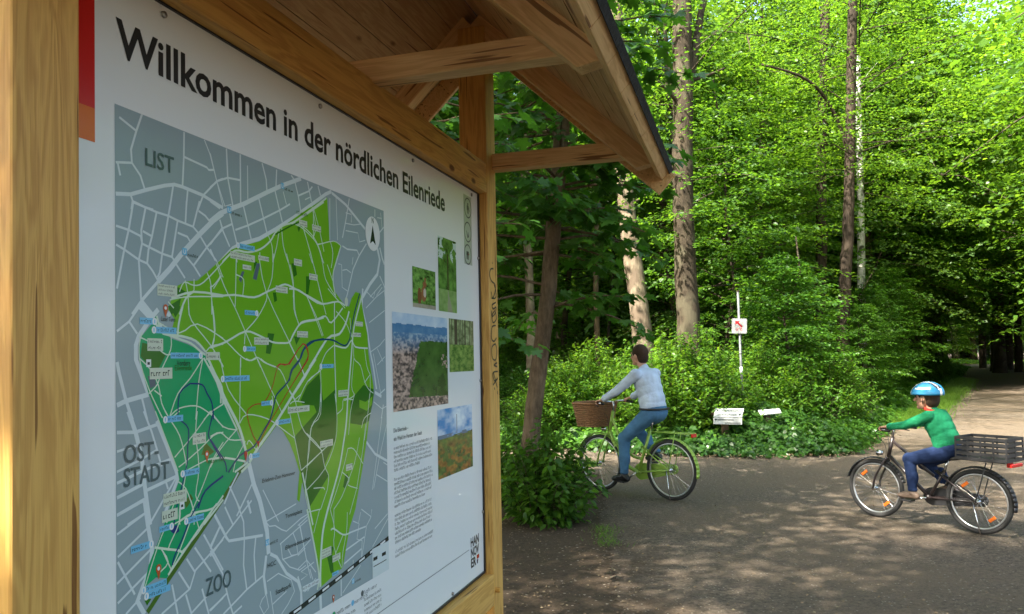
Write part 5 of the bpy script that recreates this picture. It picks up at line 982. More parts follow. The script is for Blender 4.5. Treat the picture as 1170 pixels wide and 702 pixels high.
# the near shrub at the foot of the maple
rg = np.random.default_rng(41)
P_, X_, N_, S_, ln_ = shrub_arrays(600, .60, 1.05, 100, step=.045, ls=.085); b = MB()
for pl, r in ln_: b.tube(pl, [r*.8, r*.6, r*.5, r*.25], 5, caps=False)
c0 = G(628, 600); r = empty('leafy_bush', (c0[0]-.02, c0[1]+.12, 0)); tag(r, 'low leafy bush at the foot of the maple right of the shelter post', 'bush')
b.build('stems', M['bark'], r, smooth=True); link_mesh('foliage', leaf_mesh('foliage', T_OVATE, P_, X_, N_, S_, M['leaf_wood'], 7), r)
P_, X_, N_, S_, ln_ = shrub_arrays(601, .5, 1.15, 60, step=.05, ls=.085); b = MB()
for pl, r_ in ln_: b.tube(pl, [r_*.8, r_*.6, r_*.5, r_*.25], 5, caps=False)
r = empty('leafy_bush', (.02, 9.0, 0)); tag(r, 'taller leafy bush directly behind the leaning maple trunk', 'bush'); b.build('stems', M['bark'], r, smooth=True); link_mesh('foliage', leaf_mesh('foliage', T_OVATE, P_, X_, N_, S_, M['leaf_wood'], 8), r)

M['litter'] = leaf_mat('litter', (.10, .065, .035), (.19, .13, .07), (.30, .25, .15), .05, (1, 1, 1), .7)
# ---- ground cover along the far side of the path (nettles and ivy), one mass
rg = np.random.default_rng(17)
def cover(edge, n, dmax, hfun, ls, tm, m, name, label, seed, step_in=.0, per_len=True):
    seg = [(a, c, hypot(c[0]-a[0], c[1]-a[1])) for a, c in zip(edge[:-1], edge[1:])]; tot = sum(s[2] for s in seg); pr_ = np.array([s[2] for s in seg])/tot
    k = rg.choice(len(seg), n, p=pr_); f = rg.random(n); A = np.array([s[0] for s in seg])[k]; B_ = np.array([s[1] for s in seg])[k]; d_ = norm(B_-A); nrm = np.stack([-d_[:, 1], d_[:, 0]], 1)
    dd = step_in+rg.random(n)**1.35*dmax; wob = .16*np.sin(f*40+k)+.10*np.sin(f*173)+.13*rg.normal(size=n); p = A+(B_-A)*f[:, None]+nrm*(dd+wob*.8)[:, None]
    H = hfun(p[:, 0], p[:, 1], dd); z = H*rg.random(n)**.45+.01
    pos = np.stack([p[:, 0], p[:, 1], z], 1); slope = np.clip(1-dd/1.0, 0, 1)
    o2 = -nrm; out = np.stack([o2[:, 0], o2[:, 1], np.zeros(n)], 1)
    aa = rg.uniform(0, 2*pi, n); xd = np.stack([np.cos(aa), np.sin(aa), -.35+rg.normal(size=n)*.2], 1)+out*.7; nd = np.array([0, 0, 1.])+out*(.3+.5*slope)[:, None]+rg.normal(size=(n, 3))*.30
    me = leaf_mesh(name, tm, pos, xd, nd, ls*rg.uniform(.45, 1.0, n)*rg.uniform(.8, 1.6, n), M[m], seed); o = link_mesh(name, me); tag(o, label, 'ground cover', kind='stuff'); return o
def hump(x, y, dd): return (.10+.62*(1-np.exp(-dd*1.5)))*(.85+.25*np.sin(x*1.7+1)*np.cos(y*1.3)+.18*np.sin(x*5.1+y*3.3))
E1 = [(1.6, 13.5), (2.0, 13.2), (3.6, 12.45), (5.3, 12.5), (7.4, 15.8), (9.0, 18.3)]
cover(E1, 90000, 3.2, hump, .07, T_IVY, 'leaf_ground', 'ground_cover', 'dense low ivy and nettles bordering the far side of the path', 17)
E2 = [(-9, 15.6), (-4, 14.9), (0.4, 14.35), (1.6, 13.5)]
cover(E1, 5000, 3.0, lambda x, y, d_: hump(x, y, d_)*1.25+.03, .075, T_OVATE, 'leaf_wood', 'ground_cover', 'taller bright stems standing up out of the ivy', 27)
cover([(1.6, 13.2), (2.0, 12.95), (3.6, 12.2), (5.3, 12.25), (7.6, 15.6)], 1500, .35, lambda x, y, d_: .05+0*x, .035, T_SMALL, 'litter', 'leaf_litter', 'brown leaf crumbs along the edge of the ground cover', 28)
cover(E2, 16000, 2.5, lambda x, y, d_: .10+.35*(1-np.exp(-d_))+0*x, .08, T_IVY, 'leaf_shrub', 'ground_cover', 'low green plants behind the side path on the left', 18)
E3 = [(9.0, 18.3), (11, 21.5), (25.2, 44.0), (46, 78)]
cover(E3, 30000, 3.0, lambda x, y, d_: .12+.45*(1-np.exp(-d_))*(1+.3*np.sin(x*2)), .12, T_IVY, 'leaf_shrub', 'ground_cover', 'bright low plants along the left verge of the long path', 19)
E3R = [(68.5, 105.5), (50, 74.5), (29.5, 40.5), (22, 29)]
cover(E3R, 9000, 4.0, lambda x, y, d_: .12+.5*(1-np.exp(-d_)), .14, T_IVY, 'leaf_wood', 'ground_cover', 'bright low plants along the right verge of the long path', 20)
E4 = [(58, 92), (64.5, 107.5), (69.5, 106)]
cover(E4, 4000, 6.0, lambda x, y, d_: .15+.7*(1-np.exp(-d_*.5)), .2, T_IVY, 'leaf_wood', 'ground_cover', 'bright low plants where the long path ends', 21)
# forest floor further in: sparse low plants
n = 42000; y = 15+rg.random(n)**1.2*55; x = y*rg.uniform(-.3, .72, n)
ok = np.array([not inside(a, c, PATH_POLY) and seg_dist(a, c, FAR_EDGE) > 1.5 for a, c in zip(x, y)]); x, y = x[ok], y[ok]; n = len(x)
pos = np.stack([x, y, rg.random(n)*.45*(1+.5*np.sin(x)*np.cos(y*.8))+.02], 1); aa = rg.uniform(0, 6.28, n)
me = leaf_mesh('undergrowth', T_SMALL, pos, np.stack([np.cos(aa), np.sin(aa), -.3+0*aa], 1), np.array([0, 0, 1.])+rg.normal(size=(n, 3))*.35, .14*rg.uniform(.6, 1.4, n), M['leaf_shrub'], 22)
tag(link_mesh('undergrowth', me), 'low green plants covering the floor of the wood between the trunks', 'ground cover', kind='stuff')
# grass: verge tufts
T_BLADE = (np.array([(0,-.035,0),(0,.035,0),(.55,.02,.10),(.55,-.02,.10),(1,0,.0)], float), [(0,1,2,3),(3,2,4)])
def grass(edge, n, wd, hgt, name, label, seed, sgn=1):
    seg = [(a, c, hypot(c[0]-a[0], c[1]-a[1])) for a, c in zip(edge[:-1], edge[1:])]; tot = sum(s[2] for s in seg); k = rg.choice(len(seg), n, p=[s[2]/tot for s in seg]); f = rg.random(n)
    A = np.array([s[0] for s in seg])[k]; B_ = np.array([s[1] for s in seg])[k]; d_ = norm(B_-A); nrm = np.stack([-d_[:, 1], d_[:, 0]], 1)*sgn; p = A+(B_-A)*f[:, None]+nrm*(rg.normal(size=n)*wd)[:, None]
    pos = np.stack([p[:, 0], p[:, 1], np.zeros(n)+.003], 1); aa = rg.uniform(0, 6.28, n); xd = np.stack([np.cos(aa)*.6, np.sin(aa)*.6, np.ones(n)], 1); nd = np.stack([np.cos(aa+1.5), np.sin(aa+1.5), 0*aa], 1)
    tag(link_mesh(name, leaf_mesh(name, T_BLADE, pos, xd, nd, hgt*rg.uniform(.5, 1.3, n), M['grass'], seed)), label, 'grass', kind='stuff')
grass([(-4, 12.2), (.9, 11.9), (1.25, 11.7)], 9000, .09, .10, 'grass', 'thin strip of bright grass beside the side path', 31)
grass([(8.2, 16.6), (11.2, 21.2), (20, 35), (25.5, 43.8)], 26000, .30, .20, 'grass', 'bright grass verge on the left of the long path', 32)
grass([(31, 41), (50, 72)], 8000, .9, .3, 'grass', 'sunny grass on the right of the long path near its end', 33)
grass([(.80, 6.7), (.86, 7.5)], 420, .07, .05, 'grass', 'short grass tufts on the soil beside the leafy bush', 34)

# litter: dead leaves, bark bits, pebbles
n = 2600; x = rg.uniform(-.9, 1.2, n); y = 4.6+rg.random(n)*3.4; keep = rg.random(n) < np.clip((1.15-x)*.9, .05, 1); x, y = x[keep], y[keep]; n = len(x); aa = rg.uniform(0, 6.28, n)
me = leaf_mesh('leaf_litter', T_SMALL, np.stack([x, y, .006+rg.random(n)*.01], 1), np.stack([np.cos(aa), np.sin(aa), rg.normal(size=n)*.15], 1), np.array([0, 0, 1.])+rg.normal(size=(n, 3))*.3, rg.uniform(.006, .026, n), M['litter'], 41)
tag(link_mesh('leaf_litter', me), 'scattered dead leaf bits and bark crumbs on the soil', 'leaf litter', kind='stuff')
n = 2600; x = .7+rg.random(n)**1.6*8.5; y = rg.uniform(4.5, 12.4, n); aa = rg.uniform(0, 6.28, n)
me = leaf_mesh('leaf_litter', T_SMALL, np.stack([x, y, .009+rg.random(n)*.008], 1), np.stack([np.cos(aa), np.sin(aa), rg.normal(size=n)*.15], 1), np.array([0, 0, 1.])+rg.normal(size=(n, 3))*.3, rg.uniform(.008, .03, n), M['litter'], 42)
tag(link_mesh('leaf_litter', me), 'sparse leaf crumbs lying on the gravel path', 'leaf litter', kind='stuff')
# ------------------------------------------------------------------ signs in the ground cover
M['white_sign'] = mat('white_sign', (.50, .51, .48), .5, var=.06, vscale=14)
M['sign_black'] = mat('sign_black', (.02, .03, .03), .5); M['sign_red'] = mat('sign_red', (.55, .02, .02), .4); M['galv'] = mat('galvanised', (.17, .18, .18), .5, .5, var=.15, vscale=20)
M['sign_wood'] = mat('sign_wood', (.10, .06, .035), .8, var=.2); M['sticker'] = mat('sticker', (.75, .77, .78), .4)
Yp = 14.0; p0 = at(850.5, 505, Yp); p1 = at(843, 333, Yp)
root = empty('arrow_sign', (p0[0], p0[1], 0)); tag(root, 'thin galvanised pole in the ground cover carrying a white plate with red arrow', 'sign')
o0 = np.array([p0[0], p0[1], 0]); ax_ = (p1-p0)/np.linalg.norm(p1-p0)
b = MB(); b.tube([p0-o0-ax_*.3, p1-o0], .023, 14); b.build('pole', M['galv'], root, smooth=True)
def px2pole(py): f = (py-505)/(333-505.); return p0+(p1-p0)*f
pc_ = px2pole(373)-o0
b = MB(); Rm = Matrix.Translation(Vector(pc_)+Vector((-.012, -.040, 0))) @ Matrix.Rotation(radians(2), 4, 'Y') @ Matrix.Rotation(radians(90), 4, 'X')
def rrect(hw, hh, r, n=5):
    out = []
    for cx, cy, a0 in ((hw-r, hh-r, 0), (-hw+r, hh-r, 90), (-hw+r, -hh+r, 180), (hw-r, -hh+r, 270)):
        for k in range(n+1): a = radians(a0+90*k/n); out.append((cx+r*cos(a), cy+r*sin(a)))
    return out
b.prism(rrect(.138, .138, .03), -.003, .003, 0, Rm); plate = b.build('plate', M['white_sign'], root)
b = MB(); b.prism([(-.075, .09), (.01, .09), (-.015, .065), (.06, -.005), (.035, -.03), (-.04, .045), (-.07, .02)][::1], .0035, .0045, 0, Rm)
for q in ((-.045, -.065), (.035, -.065)):
    b.tube([tuple(Rm @ Vector((q[0]+.02*cos(a), q[1]+.02*sin(a), .005))) for a in np.linspace(0, 2*pi, 13)[:-1]], .003, 5, closed=True)
b.tube([tuple(Rm @ Vector(v)) for v in ((-.045, -.065, .005), (-.01, -.035, .005), (.03, -.035, .005), (.035, -.065, .005))], .003, 5)
b.build('red_symbols', M['sign_red'], plate)
b = MB(); b.prism(rrect(.134, .134, .028), .0032, .0036, 0, Rm); b.prism(rrect(.128, .128, .025), .0037, .0040, 1, Rm); b.build('plate_rim', [M['galv'], M['white_sign']], plate)
q = px2pole(424)-o0; b = MB(); b.tube([q-ax_*.07, q+ax_*.07], .0245, 14); b.build('sticker', M['sticker'], root, smooth=True)
q = px2pole(404)-o0; b = MB(); b.tube([q-ax_*.012, q+ax_*.012], .028, 12); b.build('clamp', M['galv'], root, smooth=True)
b = MB(); b.tube([p1-o0-ax_*.005, p1-o0+ax_*.012], .027, 12); b.build('cap', M['sign_wood'], root, smooth=True)

rs = random.Random(4)
def board(parent, name, corners, Y, thick, m, rows, arrows, seed):
    """white lettered board with its corner pixels on the plane at distance Y"""
    pts = [at(x, y, yy) for (x, y), yy in zip(corners, Y)]; o_ = np.array(parent.location); pts = [p-o_ for p in pts]
    nrm_ = np.cross(pts[1]-pts[0], pts[3]-pts[0]); nrm_ /= np.linalg.norm(nrm_); nrm_ = nrm_ if nrm_[1] < 0 else -nrm_
    b = MB(); fr = pts; bk = [p-nrm_*thick for p in pts]; b.add(fr+bk, [(0,1,2,3),(7,6,5,4),(0,4,5,1),(1,5,6,2),(2,6,7,3),(3,7,4,0)]); o = b.build(name, m, parent, bevel=.003)
    t = MB(); U = pts[1]-pts[0]; V = pts[3]-pts[0]; f0 = pts[0]+nrm_*.0035
    def Q(u, v): return f0+U*u+V*v
    r = random.Random(seed); n = len(rows)
    for i, (ua, ub) in enumerate(rows):
        v0 = (i+.22)/n; v1 = (i+.78)/n; u = ua
        while u < ub:
            wd = r.uniform(.008, .014); top = v0 if r.random() < .3 else v0+(v1-v0)*.3
            t.add([Q(u, top), Q(u+wd*.8, top), Q(u+wd*.8, v1), Q(u, v1)], [(0, 1, 2, 3)])
            if r.random() < .6: vv = r.choice((top, v1-.05/n, (top+v1)/2)); t.add([Q(u, vv), Q(u+wd*1.3, vv), Q(u+wd*1.3, vv+.10/n), Q(u, vv+.10/n)], [(0, 1, 2, 3)])
            u += wd*1.9
    for (u, v, d_) in arrows:
        s_ = .035; k = .35/n
        t.add([Q(u, v-k), Q(u, v+k), Q(u+d_*s_, v)], [(0, 1, 2)]); t.add([Q(u-d_*s_*.9, v-k*.4), Q(u, v-k*.4), Q(u, v+k*.4), Q(u-d_*s_*.9, v+k*.4)], [(0, 1, 2, 3)])
    t.build('lettering', M['sign_black'], o); return o
pw_ = at(832, 500, 13.1); root = empty('direction_sign', (pw_[0], pw_[1]+.1, 0)); tag(root, 'low wooden signpost with two white lettered boards, left of the pole in the ground cover', 'sign')
board(root, 'top_board', [(817.5, 466.5), (850, 467), (848, 476.8), (815.2, 476.2)], (13.12, 13.12, 12.95, 12.95), .02, M['white_sign'], [(.22, .93), (.12, .78)], [(.10, .27, -1), (.90, .75, 1)], 3)
board(root, 'front_board', [(815.2, 477.3), (848.2, 478), (848.0, 485.5), (815.0, 484.8)], (12.95, 12.95, 12.95, 12.95), .02, M['white_sign'], [(.1, .7), (.4, .95)], [(.08, .3, -1)], 5)
b = MB(); b.box((-.02, 0, .33), (.10, .10, .66)); b.box((-.02, -.03, .66), (.48, .05, .04)); b.build('post', M['sign_wood'], root, bevel=.006)
pw_ = at(879, 500, 13.4); root = empty('direction_sign', (pw_[0], pw_[1]+.08, 0)); tag(root, 'small single white pointed board tilted among the leaves right of the pole', 'sign')
board(root, 'pointer_board', [(866.0, 468.8), (890.5, 466.6), (893.0, 471.6), (869.5, 474.3)], (13.5, 13.5, 13.35, 13.35), .02, M['white_sign'], [(.15, .75)], [(.88, .5, 1)], 8)
b = MB(); b.box((0, 0, .33), (.09, .09, .66)); b.build('post', M['sign_wood'], root, bevel=.006)
# ------------------------------------------------------------------ bicycles and riders (local x forward, y left)
M['lime'] = mat('lime_paint', (.26, .42, .06), .3, spec=.6); M['tyre'] = mat('tyre', (.018, .018, .018), .75, bump=.3, vscale=90); M['rim'] = mat('rim', (.55, .55, .56), .3, .9)
M['chrome'] = mat('chrome', (.62, .62, .63), .2, 1.0); M['saddle'] = mat('saddle_black', (.02, .018, .016), .5); M['plastic'] = mat('black_plastic', (.022, .022, .024), .42)
M['red_lens'] = mat('red_lens', (.55, .02, .015), .2); M['orange_lens'] = mat('orange_lens', (.75, .16, .02), .25); M['bike_dark'] = mat('dark_paint', (.03, .022, .022), .3, spec=.6)
M['wicker'] = mat('wicker', (.24, .115, .045), .7, var=.35, vscale=60, bump=.5); M['skin'] = mat('skin', (.50, .27, .18), .5, var=.06, vscale=20)
def cloth(name, col, sc=180, var=.08):
    m, t, p = new_mat(name); N = t.nodes; L = t.links; tc = N.new('ShaderNodeTexCoord')
    n1 = N.new('ShaderNodeTexNoise'); n1.inputs['Scale'].default_value = 9; n1.inputs['Detail'].default_value = 5; L.new(tc.outputs['Object'], n1.inputs[0])
    n2 = N.new('ShaderNodeTexNoise'); n2.inputs['Scale'].default_value = sc; L.new(tc.outputs['Object'], n2.inputs[0])
    r = N.new('ShaderNodeValToRGB'); r.color_ramp.elements[0].position = .3; r.color_ramp.elements[1].position = .7
    r.color_ramp.elements[0].color = (*[c*(1-var*2) for c in col], 1); r.color_ramp.elements[1].color = (*[c*(1+var) for c in col], 1); L.new(n1.outputs[0], r.inputs[0]); L.new(r.outputs[0], p.inputs['Base Color'])
    p.inputs['Roughness'].default_value = .85; p.inputs['Specular IOR Level'].default_value = .2
    b = N.new('ShaderNodeBump'); b.inputs['Strength'].default_value = .9; b.inputs['Distance'].default_value = .03; L.new(n1.outputs[0], b.inputs['Height'])
    b2 = N.new('ShaderNodeBump'); b2.inputs['Strength'].default_value = .3; b2.inputs['Distance'].default_value = .002; L.new(n2.outputs[0], b2.inputs['Height']); L.new(b.outputs[0], b2.inputs['Normal']); L.new(b2.outputs[0], p.inputs['Normal']); return m
M['shirt'] = cloth('pale_blue_shirt', (.50, .59, .72)); M['jeans'] = cloth('blue_denim', (.07, .17, .30), 260, .15); M['green_cloth'] = cloth('green_jacket', (.012, .20, .085)); M['navy_cloth'] = cloth('navy_trousers', (.018, .035, .10))
M['red_cloth'] = cloth('red_cloth', (.42, .03, .02)); M['hair_dark'] = cloth('dark_hair', (.055, .034, .022), 300, .2); M['shoe_black'] = mat('black_shoe', (.012, .012, .013), .4); M['shoe_brown'] = mat('brown_shoe', (.16, .11, .08), .6)
M['helmet_blue'] = mat('helmet_blue', (.03, .23, .44), .25, spec=.6); M['helmet_white'] = mat('helmet_white', (.75, .77, .78), .3); M['eye'] = mat('eye', (.03, .02, .015), .15); M['lips'] = mat('lips', (.34, .13, .10), .5)

def circ(cx, cz, R, n=48, a0=0, a1=2*pi, y=0.0, close=True):
    k = n if close else n+1
    return [(cx+R*cos(a0+(a1-a0)*i/n), y, cz+R*sin(a0+(a1-a0)*i/n)) for i in range(k)]
def wheel(root, cx, R, name, reflect=False, tw=.021):
    b = MB(); b.tube(circ(cx, R, R-tw), tw, 10, closed=True); w_ = b.build('wheel', M['tyre'], root, smooth=True)
    b = MB(); b.tube(circ(cx, R, R-tw*2.25), .0095, 8, closed=True); b.build('rim', M['rim'], w_, smooth=True)
    b = MB()
    for i in range(32):
        a = 2*pi*i/32; a2 = a+(.5 if (i//2) % 2 else -.5); s_ = .028 if i % 2 else -.028
        b.tube([(cx+.022*cos(a2), s_, R+.022*sin(a2)), (cx+(R-tw*2.3)*cos(a), 0, R+(R-tw*2.3)*sin(a))], .0012, 4, caps=False)
    b.build('spokes', M['chrome'], w_)
    b = MB(); b.tube([(cx, -.05, R), (cx, .05, R)], .019, 12); b.build('hub', M['chrome'], w_, smooth=True)
    if reflect:
        b = MB()
        for a in (.9, .9+pi): b.box((0, 0, 0), (.07, .012, .028), 0, Matrix.Translation(Vector((cx+R*.62*cos(a), .01, R+R*.62*sin(a)))) @ Matrix.Rotation(-a+pi/2, 4, 'Y'))
        b.build('reflectors', M['orange_lens'], w_, bevel=.003)
    return w_
def fender(root, cx, R, a0, a1, m):
    b = MB(); pts = circ(cx, R, R+.022, 22, a0, a1, close=False); wv = .028
    for i in range(len(pts)-1):
        p, q = np.array(pts[i]), np.array(pts[i+1]); c = np.array([cx, 0, R])
        def e(v, y, dr): d_ = (v-c)/np.linalg.norm(v-c); return v+d_*dr+np.array([0, y, 0])
        for (ya, da, yb, db) in ((-wv, -.012, -wv*.5, 0), (-wv*.5, 0, wv*.5, 0), (wv*.5, 0, wv, -.012)):
            b.add([e(p, ya, da), e(q, ya, da), e(q, yb, db), e(p, yb, db)], [(0, 1, 2, 3)])
    o = b.build('fender', m, root, smooth=True); sm = o.modifiers.new('solid', 'SOLIDIFY'); sm.thickness = .0025; return o
def bar_pts(*p): return smooth3([np.array(q, float) for q in p], 4)

def bicycle(root, R, wb, bb, saddle, ht_top, ht_bot, grip, paint, ring, pa, crank=.17, step=True, k=1.0):
    wheel(root, 0, R, 'rear', reflect=not step); wheel(root, wb, R, 'front', reflect=not step)
    hy = .055
    b = MB(); B0 = np.array([bb[0], 0, bb[1]])
    if step:
        b.tube(bar_pts((ht_bot[0]-.0, 0, ht_bot[1]+.03), (ht_bot[0]-.10, 0, ht_bot[1]-.20), (bb[0]+.16, 0, bb[1]+.06), B0), .021*k, 12)
        b.tube(bar_pts((ht_top[0]+.01, 0, ht_top[1]-.08), (ht_top[0]-.12, 0, ht_top[1]-.34), (bb[0]+.10, 0, bb[1]+.19), (bb[0]-.045, 0, bb[1]+.16)), .016*k, 12)
    else:
        b.tube([(ht_bot[0], 0, ht_bot[1]+.02), B0], .021*k, 12); b.tube([(ht_top[0]+.005, 0, ht_top[1]-.03), (bb[0]-.05, 0, bb[1]+.20)], .017*k, 12)
    b.tube([B0, (saddle[0]+.035, 0, saddle[1]-.14)], .017*k, 12)
    b.tube([(ht_top[0], 0, ht_top[1]), (ht_bot[0], 0, ht_bot[1])], .021*k, 12)
    for s_ in (1, -1):
        b.tube([(bb[0], .03*s_, bb[1]), (0, hy*s_, R)], .010, 8); b.tube([(bb[0]-.065, .018*s_, bb[1]+.30*k), (0, hy*s_, R)], .008, 8)
    b.tube([(bb[0], -.04, bb[1]), (bb[0], .04, bb[1])], .024, 12); b.build('frame', paint, root, smooth=True)
    b = MB()
    for s_ in (1, -1): b.tube(bar_pts((ht_bot[0]+.005, .02*s_, ht_bot[1]-.005), (ht_bot[0]+.03, .05*s_, ht_bot[1]-.06), (wb-.03, .055*s_, R+.12), (wb, .055*s_, R)), .011, 8)
    b.tube([(ht_bot[0]+.005, -.05, ht_bot[1]-.02), (ht_bot[0]+.005, .05, ht_bot[1]-.02)], .013, 8); b.build('fork', paint, root, smooth=True)
    b = MB(); gx, gy, gz = grip
    b.tube([(ht_top[0], 0, ht_top[1]), (ht_top[0]-.01, 0, gz-.01), (ht_top[0]+.02, 0, gz)], .013, 10)
    b.tube(bar_pts((gx-.06, gy, gz-.01), (gx+.02, gy-.01, gz), (ht_top[0]+.05, gy*.45, gz+.005), (ht_top[0]+.02, 0, gz), (ht_top[0]+.05, -gy*.45, gz+.005), (gx+.02, -gy+.01, gz), (gx-.06, -gy, gz-.01)), .011, 10)
    hb = b.build('handlebar', M['chrome'], root, smooth=True)
    b = MB()
    for s_ in (1, -1): b.tube([(gx-.075, s_*gy, gz-.012), (gx+.045, s_*(gy-.012), gz)], .0165, 12)
    b.build('grips', M['plastic'], hb, smooth=True)
    b = MB(); b.tube([(saddle[0]+.035, 0, saddle[1]-.16), (saddle[0], 0, saddle[1]-.03)], .0125, 10); b.build('seat_post', M['chrome'], root, smooth=True)
    b = MB(); sx, sz = saddle; n = 12; prof = []
    for i in range(n+1): u = i/n; prof.append((sx-.13+.27*u, (.085 if u < .3 else .085-(u-.3)*.10)*(1-.35*max(0, .15-u)/.15)*k if u < .999 else .012))
    vs = []; 
    for (x, hw) in prof:
        for (yy, zz) in ((-1, -.035), (-1, -.008), (-.5, .010), (0, .004), (.5, .010), (1, -.008), (1, -.035)): vs.append((x, yy*hw, sz+zz+.012*((x-sx)/.13)**2*(x < sx)))
    fs = [(i*7+j, (i+1)*7+j, (i+1)*7+j+1, i*7+j+1) for i in range(n) for j in range(6)]+[tuple(range(6, -1, -1)), tuple(n*7+j for j in range(7))]+[(i*7, i*7+6, (i+1)*7+6, (i+1)*7) for i in range(n)]
    b.add(vs, fs); o = b.build('saddle', M['saddle'], root, smooth=True)
    fender(root, 0, R, radians(20), radians(190), M['plastic'] if not step else paint); fender(root, wb, R, radians(15), radians(165), M['plastic'] if not step else paint)
    b = MB()
    for s_ in (1, -1):
        b.tube([(0, .062*s_, R), (-.10, .062*s_, 2*R+.07)], .005, 6); b.tube([(.22*k, .05*s_, 2*R+.08), (-.30*k, .06*s_, 2*R+.08)], .006, 6)
    for x in (.2, .08, -.04, -.16, -.28): b.tube([(x*k, -.058, 2*R+.08), (x*k, .058, 2*R+.08)], .005, 6)
    car = b.build('carrier', M['plastic'] if not step else paint, root, smooth=True)
    b = MB(); b.box((-.30*k-.012, 0, 2*R+.062), (.022, .085, .04)); b.build('rear_light', M['red_lens'], root, bevel=.006)
    b = MB(); b.tube([(ht_bot[0]+.06, 0, ht_bot[1]+.03), (ht_bot[0]+.11, 0, ht_bot[1]+.03)], [.020, .032], 12); b.build('headlight', M['chrome'], root, smooth=True)
    b = MB()
    for s_ in (1, -1): b.tube(bar_pts((gx+.05, s_*(gy-.03), gz-.01), (gx+.14, s_*gy*.5, gz-.06), (ht_top[0]+.06, s_*.03, ht_top[1]-.08), (ht_bot[0]+.02, s_*.02, ht_bot[1]-.03)), .0028, 5); b.tube([(gx+.03, s_*(gy-.012), gz-.004), (gx+.075, s_*(gy-.03), gz-.03), (gx+.0, s_*(gy+.005), gz-.045)], .005, 6)
    b.build('brake_levers', M['plastic'], hb, smooth=True)
    # chain case, chainring, cranks, pedals
    b = MB(); cs = []
    for a in np.linspace(-pi/2, pi/2, 10): cs.append((bb[0]+.10*k*cos(a), bb[1]+.10*k*sin(a)))
    for a in np.linspace(pi/2, 3*pi/2, 8): cs.append((.0+.055*cos(a), R+.055*sin(a)))
    Rm_ = Matrix.Rotation(pi/2, 4, 'X'); b.prism(cs, .048, .066, 0, Rm_); b.build('chain_case', ring, root, bevel=.004)
    b = MB(); px_, pz_ = pa; d_ = np.array([px_-bb[0], pz_-bb[1]]); d_ = d_/np.linalg.norm(d_)*crank
    L1 = (bb[0]+d_[0], bb[1]+d_[1]); L2 = (bb[0]-d_[0], bb[1]-d_[1])
    b.tube([(bb[0], .05, bb[1]), (L1[0], .075, L1[1])], .010, 8); b.tube([(bb[0], -.075, bb[1]), (L2[0], -.09, L2[1])], .010, 8); cr_ = b.build('crank', M['chrome'], root, smooth=True)
    for (pp, y) in ((L1, .125), (L2, -.14)):
        b = MB(); b.box((pp[0], y, pp[1]), (.09, .085, .018)); b.build('pedal', M['plastic'], root, bevel=.004)
    b = MB(); b.tube([(.02, .07, R), (-.06, .12, .02)], .006, 6); b.build('kickstand', M['chrome'], root, smooth=True)
    return L1, L2

def cap(p0, r0, p1, r1): return ('c', p0, r0, p1, r1)
def blob(name, prims, voxel, m, parent, smooth_it=6):
    b = MB()
    for q in prims:
        if q[0] == 'c':
            p0, p1 = np.array(q[1], float), np.array(q[3], float); r0_, r1_ = q[2], q[4]; ax = p1-p0; L_ = np.linalg.norm(ax)+1e-6; ax = ax/L_
            pts, rad = [], []
            for a in np.linspace(-pi/2+.12, 0, 5): pts.append(p0+ax*r0_*sin(a)); rad.append(r0_*cos(a))
            for f in (.33, .66): pts.append(p0+ax*L_*f); rad.append(r0_*(1-f)+r1_*f)
            for a in np.linspace(0, pi/2-.12, 5): pts.append(p1+ax*r1_*sin(a)); rad.append(r1_*cos(a))
            b.tube(pts, rad, 16)
        else:
            c, r = np.array(q[1], float), q[2]; R3 = Matrix.Rotation(q[3] if len(q) > 3 else 0, 3, 'Y'); n1, n2 = 12, 18; vs = []
            for i in range(1, n1):
                th = pi*i/n1
                for j in range(n2): ph = 2*pi*j/n2; v = R3 @ Vector((r[0]*sin(th)*cos(ph), r[1]*sin(th)*sin(ph), r[2]*cos(th))); vs.append(tuple(c+np.array(v)))
            vs.append(tuple(c+np.array(R3 @ Vector((0, 0, r[2]))))); vs.append(tuple(c+np.array(R3 @ Vector((0, 0, -r[2]))))); T0 = len(vs)-2
            fs = [(i*n2+j, (i+1)*n2+j, (i+1)*n2+(j+1) % n2, i*n2+(j+1) % n2) for i in range(n1-2) for j in range(n2)]
            fs += [(T0, j, (j+1) % n2) for j in range(n2)]+[(T0+1, (n1-2)*n2+(j+1) % n2, (n1-2)*n2+j) for j in range(n2)]
            b.add(vs, fs)
    o = b.build('tmp', m); md = o.modifiers.new('r', 'REMESH'); md.mode = 'VOXEL'; md.voxel_size = voxel
    sm = o.modifiers.new('s', 'SMOOTH'); sm.factor = .5; sm.iterations = smooth_it
    me = bpy.data.meshes.new_from_object(o.evaluated_get(bpy.context.evaluated_depsgraph_get())); me.name = name
    bpy.data.objects.remove(o); me.polygons.foreach_set('use_smooth', [True]*len(me.polygons)); me.materials.clear(); me.materials.append(m)
    return link_mesh(name, me, parent)
